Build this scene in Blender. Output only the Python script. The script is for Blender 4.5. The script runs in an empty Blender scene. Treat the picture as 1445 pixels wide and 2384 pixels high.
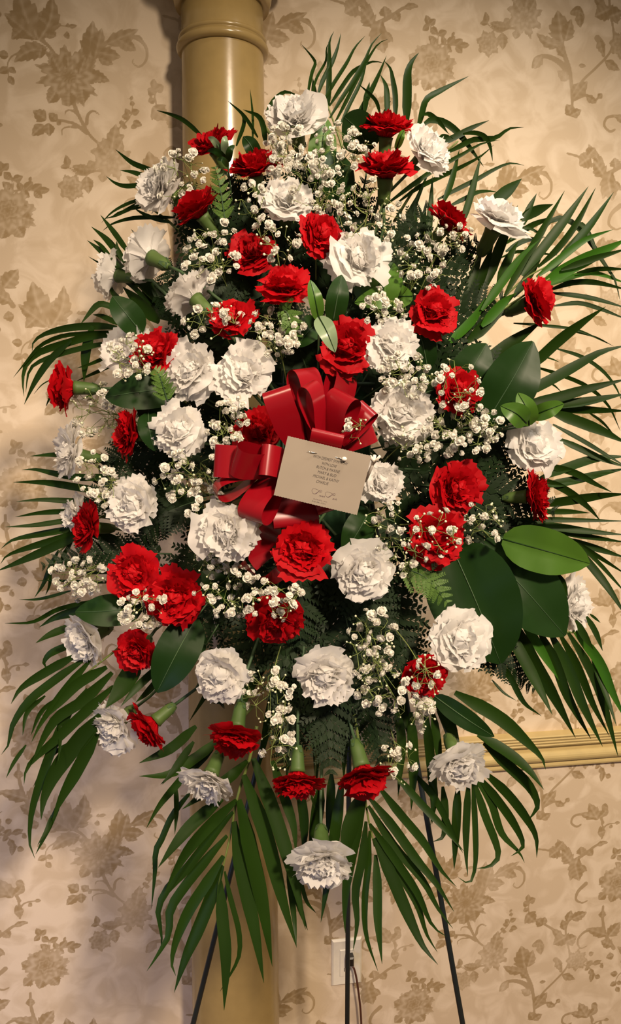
import bpy, math, random
import numpy as np
from mathutils import Vector, Matrix, Quaternion

random.seed(7)
rng = np.random.default_rng(7)
scene = bpy.context.scene
COL = scene.collection

# ------------------------------------------------------------------ camera
IMG_W, IMG_H, FPX = 1445.0, 2384.0, 1790.0
PITCH = math.radians(7.5)
CAM = Vector((0.0, 0.0, 1.63))
cam_data = bpy.data.cameras.new('camera')
cam_data.sensor_fit = 'VERTICAL'
cam_data.sensor_height = 24.0
cam_data.lens = FPX * 24.0 / IMG_H
cam_data.clip_start = 0.02
cam = bpy.data.objects.new('camera', cam_data)
cam.location = CAM
cam.rotation_euler = (math.radians(90) - PITCH, 0, 0)
COL.objects.link(cam)
scene.camera = cam

# ------------------------------------------------------------------ world, lights, exposure
world = bpy.data.worlds.new('room_ambient')
scene.world = world
world.use_nodes = True
world.node_tree.nodes['Background'].inputs[0].default_value = (1.0, 0.80, 0.62, 1)
world.node_tree.nodes['Background'].inputs[1].default_value = 0.14

def area_light(name, loc, target, size, power, color, spread=180):
    d = bpy.data.lights.new(name, 'AREA')
    d.shape = 'DISK'; d.size = size; d.energy = power; d.color = color
    d.spread = math.radians(spread)
    o = bpy.data.objects.new(name, d)
    o.location = loc
    o.rotation_euler = (Vector(target) - Vector(loc)).to_track_quat('-Z', 'Y').to_euler()
    COL.objects.link(o)
    return o

def spot_light(name, loc, target, radius, power, color, angle, blend):
    d = bpy.data.lights.new(name, 'SPOT')
    d.shadow_soft_size = radius; d.energy = power; d.color = color
    d.spot_size = math.radians(angle); d.spot_blend = blend
    o = bpy.data.objects.new(name, d)
    o.location = loc
    o.rotation_euler = (Vector(target) - Vector(loc)).to_track_quat('-Z', 'Y').to_euler()
    COL.objects.link(o)
    return o

# warm ceiling spots to the right, an added fill spot at left, cooler light from the room behind the camera
spot_light('ceiling_spot_light', (0.60, 0.75, 3.0), (0.25, 1.6, 0.85), 0.06, 42, (1.0, 0.88, 0.74), 80, 0.9)
spot_light('far_ceiling_spot_light', (0.90, -0.9, 2.95), (0.08, 1.5, 0.78), 0.14, 390, (1.0, 0.79, 0.58), 69, 0.9)
spot_light('left_fill_spot_light', (-0.75, -0.2, 2.95), (-0.25, 1.5, 0.45), 0.14, 80, (1.0, 0.76, 0.52), 48, 1.0)  # added warm fill to lift the shadowed lower left wall
area_light('room_daylight', (-1.6, -0.5, 1.0), (-0.85, 1.4, 0.40), 0.6, 3.2, (0.45, 0.52, 1.0), 90)

scene.view_settings.view_transform = 'Standard'
scene.view_settings.look = 'None'
scene.view_settings.gamma = 1.0
scene.view_settings.use_curve_mapping = False
scene.view_settings.exposure = 0.16

# ------------------------------------------------------------------ helpers
C_R = Vector((1, 0, 0))
C_U = Vector((0, math.sin(PITCH), math.cos(PITCH)))
C_F = Vector((0, math.cos(PITCH), -math.sin(PITCH)))

def at(px, py, z):
    """point at depth z (metres along the viewing axis) seen at photo position px, py"""
    return CAM + C_R * ((px - 722.5) / FPX * z) - C_U * ((py - 1192.0) / FPX * z) + C_F * z

def camdir(r, u, t):
    """direction from right / up / towards-viewer components"""
    return (C_R * r + C_U * u - C_F * t).normalized()

def new_mesh(name, verts, faces, mat=None, smooth=True):
    me = bpy.data.meshes.new(name)
    me.from_pydata([tuple(v) for v in verts], [], faces)
    if smooth and len(me.polygons):
        me.polygons.foreach_set('use_smooth', [True] * len(me.polygons))
    if mat: me.materials.append(mat)
    me.update()
    return me

def link(name, data, parent=None, loc=None):
    o = bpy.data.objects.new(name, data)
    COL.objects.link(o)
    if parent: o.parent = parent
    if loc is not None: o.location = loc
    return o

def thing(name, label, cat, loc, group=None, kind=None):
    o = bpy.data.objects.new(name, None)
    o.empty_display_size = 0.02
    o.location = loc
    COL.objects.link(o)
    o['label'] = label; o['category'] = cat
    if group: o['group'] = group
    if kind: o['kind'] = kind
    return o

def tag(o, label, cat=None, group=None, kind=None):
    o['label'] = label
    if cat: o['category'] = cat
    if group: o['group'] = group
    if kind: o['kind'] = kind
    return o

class MB:
    """collects vertices and faces of one mesh"""
    def __init__(s): s.v = []; s.f = []
    def add(s, verts, faces):
        n = len(s.v); s.v += [Vector(v) for v in verts]
        s.f += [tuple(i + n for i in f) for f in faces]
    def box(s, a, b):
        (x0, y0, z0), (x1, y1, z1) = a, b
        s.add([(x0,y0,z0),(x1,y0,z0),(x1,y1,z0),(x0,y1,z0),(x0,y0,z1),(x1,y0,z1),(x1,y1,z1),(x0,y1,z1)],
              [(3,2,1,0),(4,5,6,7),(0,1,5,4),(1,2,6,5),(2,3,7,6),(3,0,4,7)])
    def tube(s, pts, radii, n=6, caps=True):
        pts = [Vector(p) for p in pts]
        if not hasattr(radii, '__len__'): radii = [radii] * len(pts)
        k = len(pts); base = len(s.v)
        t0 = (pts[1] - pts[0]).normalized()
        ref = Vector((0, 0, 1)) if abs(t0.z) < 0.9 else Vector((1, 0, 0))
        x = t0.cross(ref).normalized()
        for i in range(k):
            t = (pts[min(i + 1, k - 1)] - pts[max(i - 1, 0)])
            t = t.normalized() if t.length > 1e-9 else t0
            x = x - t * x.dot(t)
            x = x.normalized() if x.length > 1e-6 else t.orthogonal().normalized()
            y = t.cross(x)
            for j in range(n):
                a = 2 * math.pi * j / n
                s.v.append(pts[i] + (x * math.cos(a) + y * math.sin(a)) * radii[i])
        for i in range(k - 1):
            for j in range(n):
                a = base + i * n + j; b = base + i * n + (j + 1) % n
                s.f.append((a, b, b + n, a + n))
        if caps:
            s.f.append(tuple(base + j for j in reversed(range(n))))
            s.f.append(tuple(base + (k - 1) * n + j for j in range(n)))
    def lathe(s, profile, n=32, M=None):
        base = len(s.v); k = len(profile)
        for r, z in profile:
            for j in range(n):
                a = 2 * math.pi * j / n
                v = Vector((r * math.cos(a), r * math.sin(a), z))
                s.v.append(M @ v if M else v)
        for i in range(k - 1):
            for j in range(n):
                a = base + i * n + j; b = base + i * n + (j + 1) % n
                s.f.append((a, b, b + n, a + n))
        s.f.append(tuple(base + j for j in reversed(range(n))))
        s.f.append(tuple(base + (k - 1) * n + j for j in range(n)))
    def build(s, name, mat, parent=None, origin=None, smooth=True, label=None):
        vs = [v - origin for v in s.v] if origin is not None else s.v
        o = link(name, new_mesh(name, vs, s.f, mat, smooth), parent)
        if label: o['label'] = label
        return o

def catmull(pts, n):
    """n samples of a smooth curve through the points (any dimension)"""
    P = np.array([tuple(p) for p in pts], float)
    if len(P) == 2:
        t = np.linspace(0, 1, n)[:, None]
        return P[0] * (1 - t) + P[1] * t
    seg = np.linalg.norm(np.diff(P, axis=0), axis=1)
    s = np.concatenate([[0], np.cumsum(seg)])
    T = np.zeros_like(P)
    T[1:-1] = (P[2:] - P[:-2]) / (s[2:] - s[:-2])[:, None]
    T[0] = (P[1] - P[0]) / seg[0]; T[-1] = (P[-1] - P[-2]) / seg[-1]
    q = np.linspace(0, s[-1], n)
    k = np.clip(np.searchsorted(s, q, side='right') - 1, 0, len(seg) - 1)
    h = seg[k][:, None]; u = ((q - s[k]) / seg[k])[:, None]
    return ((2*u**3 - 3*u**2 + 1) * P[k] + (u**3 - 2*u**2 + u) * h * T[k]
            + (-2*u**3 + 3*u**2) * P[k+1] + (u**3 - u**2) * h * T[k+1])

# ------------------------------------------------------------------ materials
def mat_new(name):
    m = bpy.data.materials.new(name); m.use_nodes = True
    nt = m.node_tree
    return m, nt, nt.nodes['Principled BSDF'], nt.nodes['Material Output']

def simple(name, col, rough=0.5, metal=0.0, spec=0.5, bump=0.0, bscale=60):
    m, nt, b, out = mat_new(name)
    noise = nt.nodes.new('ShaderNodeTexNoise'); noise.inputs['Scale'].default_value = bscale
    mix = nt.nodes.new('ShaderNodeMix'); mix.data_type = 'RGBA'
    mix.inputs[6].default_value = tuple(c * 0.86 for c in col) + (1,)
    mix.inputs[7].default_value = tuple(min(1, c * 1.08) for c in col) + (1,)
    tc = nt.nodes.new('ShaderNodeTexCoord')
    nt.links.new(tc.outputs['Object'], noise.inputs['Vector'])
    nt.links.new(noise.outputs['Fac'], mix.inputs[0])
    nt.links.new(mix.outputs[2], b.inputs['Base Color'])
    b.inputs['Roughness'].default_value = rough
    b.inputs['Metallic'].default_value = metal
    b.inputs['Specular IOR Level'].default_value = spec
    if bump:
        bp = nt.nodes.new('ShaderNodeBump'); bp.inputs['Strength'].default_value = bump
        bp.inputs['Distance'].default_value = 0.002
        nt.links.new(noise.outputs['Fac'], bp.inputs['Height'])
        nt.links.new(bp.outputs['Normal'], b.inputs['Normal'])
    return m

def leafy(name, dark, light, rough=0.38, trans=0.15, spec=0.5, scale=35, tcol=None):
    """plant surface: mottled colour, a little gloss, some light coming through"""
    m, nt, b, out = mat_new(name)
    tc = nt.nodes.new('ShaderNodeTexCoord')
    noise = nt.nodes.new('ShaderNodeTexNoise'); noise.inputs['Scale'].default_value = scale
    info = nt.nodes.new('ShaderNodeObjectInfo')
    add = nt.nodes.new('ShaderNodeMath'); add.operation = 'MULTIPLY_ADD'
    add.inputs[1].default_value = 0.55; 
    mul = nt.nodes.new('ShaderNodeMath'); mul.operation = 'MULTIPLY'; mul.inputs[1].default_value = 0.5
    mix = nt.nodes.new('ShaderNodeMix'); mix.data_type = 'RGBA'; mix.clamp_factor = True
    mix.inputs[6].default_value = tuple(dark) + (1,); mix.inputs[7].default_value = tuple(light) + (1,)
    nt.links.new(tc.outputs['Object'], noise.inputs['Vector'])
    nt.links.new(info.outputs['Random'], mul.inputs[0])
    nt.links.new(noise.outputs['Fac'], add.inputs[0]); nt.links.new(mul.outputs[0], add.inputs[2])
    nt.links.new(add.outputs[0], mix.inputs[0])
    nt.links.new(mix.outputs[2], b.inputs['Base Color'])
    b.inputs['Roughness'].default_value = rough
    b.inputs['Specular IOR Level'].default_value = spec
    if trans:
        tr = nt.nodes.new('ShaderNodeBsdfTranslucent')
        ms = nt.nodes.new('ShaderNodeMixShader'); ms.inputs[0].default_value = trans
        if tcol: tr.inputs['Color'].default_value = tuple(tcol) + (1,)
        else: nt.links.new(mix.outputs[2], tr.inputs['Color'])
        nt.links.new(b.outputs[0], ms.inputs[1]); nt.links.new(tr.outputs[0], ms.inputs[2])
        nt.links.new(ms.outputs[0], out.inputs['Surface'])
    return m

M = {}
M['white_petal'] = leafy('white_petal', (0.78, 0.76, 0.73), (0.90, 0.885, 0.86), 0.65, 0.48, 0.12, 18)
M['red_petal'] = leafy('red_petal', (0.36, 0.001, 0.005), (0.54, 0.003, 0.008), 0.6, 0.30, 0.15, 18)
M['calyx'] = leafy('calyx_green', (0.035, 0.075, 0.016), (0.085, 0.14, 0.035), 0.5, 0.0, 0.3, 30)
M['stem'] = leafy('stem_green', (0.03, 0.07, 0.03), (0.07, 0.12, 0.05), 0.5, 0.0, 0.3, 30)
M['palm'] = leafy('palm_green', (0.007, 0.020, 0.0015), (0.017, 0.046, 0.004), 0.45, 0.12, 0.14, 12)
M['palm_bright'] = leafy('palm_fresh_green', (0.016, 0.065, 0.004), (0.040, 0.14, 0.008), 0.45, 0.16, 0.18, 12)
M['rachis'] = leafy('palm_midrib', (0.10, 0.14, 0.03), (0.16, 0.20, 0.05), 0.45, 0.0, 0.4, 20)
M['salal'] = leafy('broad_leaf_green', (0.006, 0.022, 0.004), (0.013, 0.042, 0.006), 0.42, 0.08, 0.18, 10)
M['salal_light'] = leafy('broad_leaf_light_green', (0.045, 0.12, 0.012), (0.085, 0.19, 0.020), 0.38, 0.2, 0.4, 10)
M['salal_grey'] = leafy('broad_leaf_grey_green', (0.16, 0.24, 0.13), (0.26, 0.34, 0.20), 0.34, 0.1, 0.5, 14)
M['fern'] = leafy('fern_shade_green', (0.004, 0.012, 0.003), (0.009, 0.026, 0.005), 0.55, 0.05, 0.2, 20)  # shade between the flowers is put into this darkened green
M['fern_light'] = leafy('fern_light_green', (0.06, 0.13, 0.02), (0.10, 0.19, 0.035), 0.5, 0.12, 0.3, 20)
M['blossom'] = leafy('tiny_white_blossom', (0.68, 0.66, 0.58), (0.86, 0.84, 0.76), 0.7, 0.2, 0.1, 90)
M['bud'] = leafy('pale_bud', (0.55, 0.58, 0.36), (0.74, 0.74, 0.55), 0.6, 0.0, 0.3, 60)
M['thread'] = leafy('thread_stem', (0.13, 0.19, 0.05), (0.25, 0.30, 0.09), 0.5, 0.0, 0.3, 20)
M['ribbon'] = leafy('red_satin_ribbon', (0.22, 0.002, 0.007), (0.27, 0.003, 0.009), 0.27, 0.06, 0.6, 6)
M['paper'] = simple('card_paper', (0.27, 0.228, 0.182), 0.75, 0, 0.2, 0.0, 22)
M['ink'] = simple('black_ink', (0.03, 0.02, 0.018), 0.7)
M['ink_purple'] = simple('purple_ink', (0.05, 0.015, 0.03), 0.7)
M['pearl'] = simple('pearl', (0.82, 0.76, 0.68), 0.18, 0, 0.7)
M['needle'] = simple('steel_needle', (0.7, 0.68, 0.62), 0.25, 1.0)
M['iron'] = simple('dark_painted_iron', (0.018, 0.028, 0.030), 0.42, 0.3, 0.5)
M['foam'] = simple('floral_foam', (0.015, 0.04, 0.018), 0.95, 0, 0.1, 0.6, 90)
M['plastic'] = simple('green_cage_plastic', (0.01, 0.03, 0.012), 0.5)
M['column'] = simple('tan_gloss_paint', (0.35, 0.25, 0.095), 0.22, 0, 0.5, 0.06, 45)
M['rail'] = simple('tan_trim_paint', (0.60, 0.47, 0.21), 0.35, 0, 0.45, 0.05, 40)
M['plate'] = simple('ivory_plastic', (0.86, 0.80, 0.66), 0.35)
M['plug'] = simple('black_plug', (0.012, 0.010, 0.010), 0.3)
M['cord'] = simple('brown_cord', (0.09, 0.03, 0.018), 0.4)
M['slot'] = simple('dark_slot', (0.02, 0.015, 0.01), 0.7)
M['floor'] = simple('brown_carpet', (0.20, 0.13, 0.08), 0.95, 0, 0.1, 0.5, 200)

# ------------------------------------------------------------------ walls with printed wallpaper
YAW = math.radians(9.0)
WD = Vector((math.cos(YAW), math.sin(YAW), 0)); WN = Vector((-math.sin(YAW), math.cos(YAW), 0))
O_RIGHT = Vector((0.083, 1.61, 0)); O_LEFT = Vector((-0.2, 1.56, 0))

def on_wall(px, py, O):
    d = at(px, py, 1.0) - CAM
    P = CAM + d * (WN.dot(O - CAM) / WN.dot(d))
    return (P - O).dot(WD), P.z

TILE_W, TILE_H = 0.50, 0.516        # repeat of the paper; neighbouring strips are shifted by half a repeat
RES = 0.0010
CU0, CV0 = -0.75, -0.75
CN = int(1.5 / RES)
canvas = np.zeros((CN, CN), np.float32)     # [v, u] how much ink
tone = np.zeros((CN, CN), np.float32)

def stamp(u0, u1, v0, v1, fn, strength):
    i0, i1 = int((v0 - CV0) / RES) - 2, int((v1 - CV0) / RES) + 3
    j0, j1 = int((u0 - CU0) / RES) - 2, int((u1 - CU0) / RES) + 3
    i0, j0 = max(i0, 0), max(j0, 0); i1, j1 = min(i1, CN), min(j1, CN)
    if i1 <= i0 or j1 <= j0: return
    vv = CV0 + (np.arange(i0, i1) + 0.5) * RES; uu = CU0 + (np.arange(j0, j1) + 0.5) * RES
    U, V = np.meshgrid(uu, vv)
    mask, t = fn(U, V)
    mask = np.clip(mask, 0, 1)
    sub, st = canvas[i0:i1, j0:j1], tone[i0:i1, j0:j1]
    st[...] = np.where(mask > 0.5, t * strength, st)
    np.maximum(sub, mask, out=sub)

def leaf_print(a, b, w, teeth=0, strength=1.0, bend=0.0):
    a, b = np.array(a), np.array(b); L = np.hypot(*(b - a))
    if L < 1e-5: return
    d = (b - a) / L; n = np.array([-d[1], d[0]])
    r = L + w
    def fn(U, V):
        x = ((U - a[0]) * d[0] + (V - a[1]) * d[1]) / L
        y = (U - a[0]) * n[0] + (V - a[1]) * n[1] - bend * L * np.sin(np.clip(x, 0, 1) * np.pi)
        prof = np.where((x > 0) & (x < 1), np.sin(np.pi * np.clip(x, 0, 1) ** 0.75), 0)
        if teeth: prof = prof * (0.78 + 0.34 * (((x * teeth - np.abs(y) / w * 0.9) % 1.0)))
        h = prof * w / 2
        m = (h - np.abs(y)) / RES + 0.5
        vein = np.exp(-(y / (w * 0.05 + 1e-4)) ** 2)
        side = 0.5 + 0.5 * np.sin(x * (teeth or 5) * 6.28 - np.abs(y) / w * 5)
        t = 0.74 - 0.42 * vein + 0.22 * side + 0.20 * (y > 0)
        return np.where(prof > 0, m, 0), t
    c = (a + b) / 2
    stamp(c[0] - r, c[0] + r, c[1] - r, c[1] + r, fn, strength)

def stem_print(pts, w0, w1, strength=0.9):
    P = catmull(pts, 6 * len(pts))
    n = len(P)
    for k in range(n - 1):
        a, b = P[k], P[k + 1]; w = w0 + (w1 - w0) * k / (n - 1)
        d = b - a; L2 = (d * d).sum() + 1e-12
        def fn(U, V, a=a, d=d, L2=L2, w=w):
            t = np.clip(((U - a[0]) * d[0] + (V - a[1]) * d[1]) / L2, 0, 1)
            q = np.hypot(U - a[0] - t * d[0], V - a[1] - t * d[1])
            return (w / 2 - q) / RES + 0.5, np.full_like(U, 0.9)
        stamp(min(a[0], b[0]) - w, max(a[0], b[0]) + w, min(a[1], b[1]) - w, max(a[1], b[1]) + w, fn, strength)

def flower_print(c, r, n, strength=0.85, spiky=0.5, phase=0.0, squash=1.0):
    def fn(U, V):
        x = U - c[0]; y = (V - c[1]) / squash
        q = np.hypot(x, y) / r; a = np.arctan2(y, x) + phase
        s = np.abs(((a * n / (2 * np.pi)) % 1.0) - 0.5) * 2
        edge = 1 - spiky * 0.55 * s ** 0.8 + 0.06 * np.sin(a * n * 3.3)
        m = (edge - q) * r / RES + 0.5
        ring = 0.5 + 0.5 * np.sin(q * 17 + 1.5 * np.sin(a * n) + 2 * s)
        t = 0.50 + 0.48 * ring + 0.25 * (q < 0.24)
        return m, t
    stamp(c[0] - r * 1.2, c[0] + r * 1.2, c[1] - r * 1.2, c[1] + r * 1.2, fn, strength)

A_LEFT = on_wall(230, 1990, O_LEFT); A_LEFT_TOP = on_wall(167, 185, O_LEFT)
A_RIGHT = on_wall(1083, 2103, O_RIGHT)
def LP(x, y):       # a point of the motif as it shows on the wall left of the column, near the top
    u, v = on_wall(x / 3.36, y / 3.36, O_LEFT)
    return u - A_LEFT_TOP[0], v - A_LEFT_TOP[1]
def RP(x, y):       # a point of the motif as it shows on the wall right of the column, below the rail
    u, v = on_wall(1000 + x / 3.247, 1780 + y / 3.247, O_RIGHT)
    return u - A_RIGHT[0], v - A_RIGHT[1]
KL, KR = 0.000255, 0.000335         # metres per unit of the two lists

def leaves(P, K, rows, strength=1.0):
    for r in rows:
        x0, y0, x1, y1, w = r[:5]
        leaf_print(P(x0, y0), P(x1, y1), w * K, r[5] if len(r) > 5 else 0, strength, r[6] if len(r) > 6 else 0)
def stems(P, K, rows, strength=0.9):
    for pts, w0, w1 in rows: stem_print([P(*p) for p in pts], w0 * K, w1 * K, strength)

# spiky flower with its acanthus leaves
stems(LP, KL, [([(480,480),(400,380),(330,320),(270,230),(240,110)], 14, 40), ([(690,560),(760,460),(830,380),(930,310),(1060,290)], 34, 16),
    ([(1040,300),(1120,340),(1165,400),(1165,490),(1110,545),(1060,515),(1065,480)], 30, 8), ([(570,730),(610,860),(670,990),(730,1085),(800,1150)], 30, 16),
    ([(700,1060),(600,990),(500,965),(420,955)], 30, 10), ([(700,990),(710,920),(750,890),(800,918)], 26, 8), ([(640,930),(590,890),(540,890),(528,930)], 18, 6),
    ([(620,1020),(550,1015),(505,1040),(515,1095)], 14, 6), ([(370,340),(345,280),(390,235),(480,225),(590,235)], 12, 6),
    ([(180,430),(110,470),(80,540),(95,640)], 12, 6)])
leaves(LP, KL, [(330,340,170,-70,230,5,.08), (330,330,430,-20,150,5,-.1), (300,330,50,120,120,4), (200,250,110,330,80,3), (390,400,130,510,130,5,-.1), (350,390,330,480,70,3),
    (720,520,750,180,150,5), (760,480,820,240,110,4), (800,430,970,470,100,3), (790,470,910,530,70,3), (850,370,1110,250,100,4), (950,330,1090,420,100,4), (700,590,885,660,90,5),
    (690,560,720,450,70,3), (1080,300,1150,360,40,0)])
flower_print(LP(560, 620), 240 * KL, 11, 0.95, 0.62, 0.3, 0.92)
leaves(LP, KL, [(500,600,420,450,90,4), (560,560,540,430,80,3), (640,600,690,470,80,3), (560,740,560,860,110,4), (460,740,400,830,100,4), (660,720,680,830,100,4)], 1.0)
leaves(LP, KL, [(380,205,330,165,60), (370,290,470,300,55), (430,240,500,205,45), (540,270,565,330,30), (560,230,630,225,30), (550,240,555,200,25), (520,290,570,325,28),
    (90,460,0,440,62), (85,560,10,590,55), (95,550,150,600,45), (90,620,135,690,50)], 1.0)
leaves(LP, KL, [(385,960,280,885,100,3), (365,1000,270,1085,85,3), (400,985,410,1090,85,3), (470,970,400,905,70,3), (470,975,500,1000,40)], 1.05)
# bouquet, sprays and small flower
stems(LP, KL, [([(900,1160),(950,1030),(1030,950),(1060,850),(1040,800),(1000,800)], 12, 5), ([(830,1360),(760,1360),(660,1390),(560,1330),(520,1290)], 18, 8)])
flower_print(LP(890, 1270), 165 * KL, 8, 0.72, 0.75, 0.8)
leaves(LP, KL, [(890,1200,930,990,110,4), (860,1230,780,1130,90,3), (930,1220,980,1120,80,3), (920,1110,1000,1080,50,2), (760,1290,700,1330,60,3), (830,1380,820,1450,70,3)], 0.8)
leaves(LP, KL, [(975,1010,1020,1020,35), (970,1000,975,960,40), (1030,940,970,930,45), (1030,920,1000,870,45), (1050,910,1115,885,48), (1060,975,1135,1005,52), (1050,1000,1085,1030,40),
    (1060,850,1050,810,40), (1045,800,1060,770,25)], 1.0)
leaves(LP, KL, [(740,1370,580,1320,80,5), (770,1350,660,1350,50,3), (700,1400,715,1540,90,4), (560,1320,535,1230,48), (560,1320,490,1330,40)], 1.0)
flower_print(LP(580, 1490), 105 * KL, 7, 0.85, 0.55, 0.2)
# eight-leaved spray growing out of the rose
stems(LP, KL, [([(110,1560),(125,1520),(190,1508),(290,1512),(370,1500)], 11, 6), ([(122,1530),(120,1440),(70,1390),(30,1340)], 10, 6)])
leaves(LP, KL, [(40,1350,0,1270,55), (45,1350,95,1300,50), (35,1360,-20,1400,50), (55,1375,120,1430,60), (125,1430,205,1400,55), (120,1510,35,1440,60), (190,1505,160,1440,48),
    (215,1505,280,1440,58), (280,1510,350,1460,58), (330,1512,415,1505,50), (190,1515,260,1570,52), (290,1520,355,1575,55), (250,1440,270,1400,25)], 1.05)
flower_print(LP(95, 1685), 200 * KL, 9, 0.80, 0.45, 0.1, 0.95)
flower_print(LP(85, 1665), 85 * KL, 6, 1.05, 0.5, 0.4)
leaves(LP, KL, [(200,1640,245,1650,60,3), (190,1720,280,1750,100,3), (150,1800,210,1880,110,4), (60,1810,30,1890,100,4), (-40,1780,-110,1840,100,4), (-60,1640,-130,1600,90,3), (20,1560,-20,1520,60,3)], 0.95)
# lower spray, scrolls and stems
stems(RP, KR, [([(1180,900),(1120,960),(1105,1020),(1150,1045),(1190,1030)], 30, 8), ([(1310,1070),(1305,1160),(1330,1290),(1390,1390)], 16, 30),
    ([(790,1880),(785,1780),(770,1680),(730,1590),(710,1520)], 16, 34), ([(760,1690),(700,1650),(620,1635),(550,1660),(530,1710)], 40, 14),
    ([(800,1800),(860,1720),(940,1640),(1030,1540),(1055,1460),(1050,1390),(1030,1330)], 16, 12), ([(1040,1330),(950,1260),(870,1210),(800,1180)], 26, 10),
    ([(990,1560),(980,1500),(950,1475)], 22, 40), ([(1030,1320),(1030,1230),(1070,1160),(1170,1120)], 16, 10), ([(800,1840),(880,1800),(940,1815),(970,1780)], 18, 10),
    ([(760,1150),(745,1080),(760,1020)], 10, 6), ([(1310,440),(1270,370),(1180,370),(1090,390),(1070,440),(1110,470),(1140,455)], 20, 14), ([(1300,560),(1310,500),(1300,440)], 12, 12),
    ([(1300,500),(1340,455),(1430,440)], 12, 6), ([(1100,720),(1180,670),(1260,610),(1340,590)], 26, 12), ([(820,640),(900,650),(980,680),(1080,720)], 12, 20),
    ([(1120,1370),(1120,1320),(1180,1260),(1300,1240)], 12, 26), ([(1115,1350),(1140,1390),(1190,1370)], 12, 6), ([(1160,1510),(1210,1540),(1270,1620)], 10, 5), ([(1180,1500),(1250,1510),(1310,1500)], 9, 5)])
leaves(RP, KR, [(720,1540,690,1370,150,4), (740,1530,780,1400,90,4), (710,1560,550,1520,70,4,.1), (740,1610,680,1560,60,3), (770,1370,870,1380,60,0,.25), (830,1360,840,1440,60,3),
    (960,1480,990,1560,60,3), (1000,1590,1100,1625,60,3), (830,1645,880,1640,26), (1000,1310,920,1240,60,3), (1030,1340,1110,1300,110,3), (1030,1300,930,1360,110,4), (1020,1250,1000,1170,60,3),
    (1040,1190,1070,1100,70,3), (1070,1170,1190,1115,80,4), (860,1210,800,1170,80,3), (860,1210,870,1150,50,3), (730,1130,800,1190,110,3), (745,1060,705,1040,55), (750,1040,800,1010,55), (740,1030,745,980,40), (740,1090,705,1110,40),
    (800,1830,890,1720,80,4), (790,1810,830,1740,60,3), (880,1805,950,1830,50,3), (960,1800,985,1770,40,3), (790,1930,750,1870,70,3), (780,1930,850,1885,60,3)], 0.95)
leaves(RP, KR, [(760,1740,690,1700,60,3), (590,1640,540,1720,60,3)], 0.6)
flower_print(RP(1110, 1480), 90 * KR, 8, 0.9, 0.6, 0.5)
leaves(RP, KR, [(1190,1520,1230,1480,45), (1230,1510,1300,1480,40), (1290,1510,1310,1540,30), (1210,1550,1230,1590,45), (1200,1530,1170,1560,30), (1230,1570,1215,1650,40), (1250,1600,1290,1610,40), (1200,1440,1240,1420,40)], 1.0)
leaves(RP, KR, [(1270,420,1200,290,90,4), (1280,400,1330,300,60,0,-.2), (1250,400,1130,370,60,3), (1300,310,1350,330,50), (1270,520,1330,500,90,3), (1360,460,1380,480,30), (1400,440,1440,440,26),
    (1080,720,960,560,60,3), (980,640,900,700,110,4), (960,640,1010,580,80,4), (1070,740,1000,660,100,4), (1120,700,1060,880,100,4), (1100,760,1130,880,110,4), (1150,680,1140,620,80,4), (1200,650,1230,690,60,3), (1260,610,1340,580,40,3), (1140,760,1190,810,36),
    (1300,1160,1310,1100,60,3), (1340,1290,1180,1240,80,4), (1350,1300,1440,1190,100,4), (1380,1370,1290,1330,80,4), (1390,1440,1330,1460,60,3)], 0.9)

# fold the drawing into one repeat of the paper
NU, NV = int(round(TILE_W / RES)), int(round(TILE_H / RES))
tile = np.zeros((NV, NU), np.float32); tile_tone = np.zeros((NV, NU), np.float32)
ii, jj = np.nonzero(canvas > 0.02)
uu = CU0 + (jj + 0.5) * RES; vv = CV0 + (ii + 0.5) * RES
kk = np.floor(uu / TILE_W)
tu = uu - kk * TILE_W; tv = (vv - kk * TILE_H / 2) % TILE_H
ti = np.minimum((tv / TILE_H * NV).astype(int), NV - 1); tj = np.minimum((tu / TILE_W * NU).astype(int), NU - 1)
np.maximum.at(tile, (ti, tj), canvas[ii, jj]); tile_tone[ti, tj] = np.maximum(tile_tone[ti, tj], tone[ii, jj])
def blur(a):
    for ax in (0, 1): a = (np.roll(a, 1, ax) + 2 * a + np.roll(a, -1, ax)) / 4
    return a
tile = blur(tile)
tile_tone = np.where(tile_tone > 0.05, tile_tone, 0.75); tile_tone = blur(tile_tone)

def sample(T, u, v):
    k = np.floor(u / TILE_W)
    x = (u - k * TILE_W) / TILE_W * NU - 0.5; y = ((v - k * TILE_H / 2) % TILE_H) / TILE_H * NV - 0.5
    x0 = np.floor(x).astype(int); y0 = np.floor(y).astype(int); fx = x - x0; fy = y - y0
    g = lambda i, j: T[i % NV, np.clip(j, 0, NU - 1)]
    return (g(y0, x0) * (1-fx) * (1-fy) + g(y0, x0+1) * fx * (1-fy) + g(y0+1, x0) * (1-fx) * fy + g(y0+1, x0+1) * fx * fy)

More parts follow.
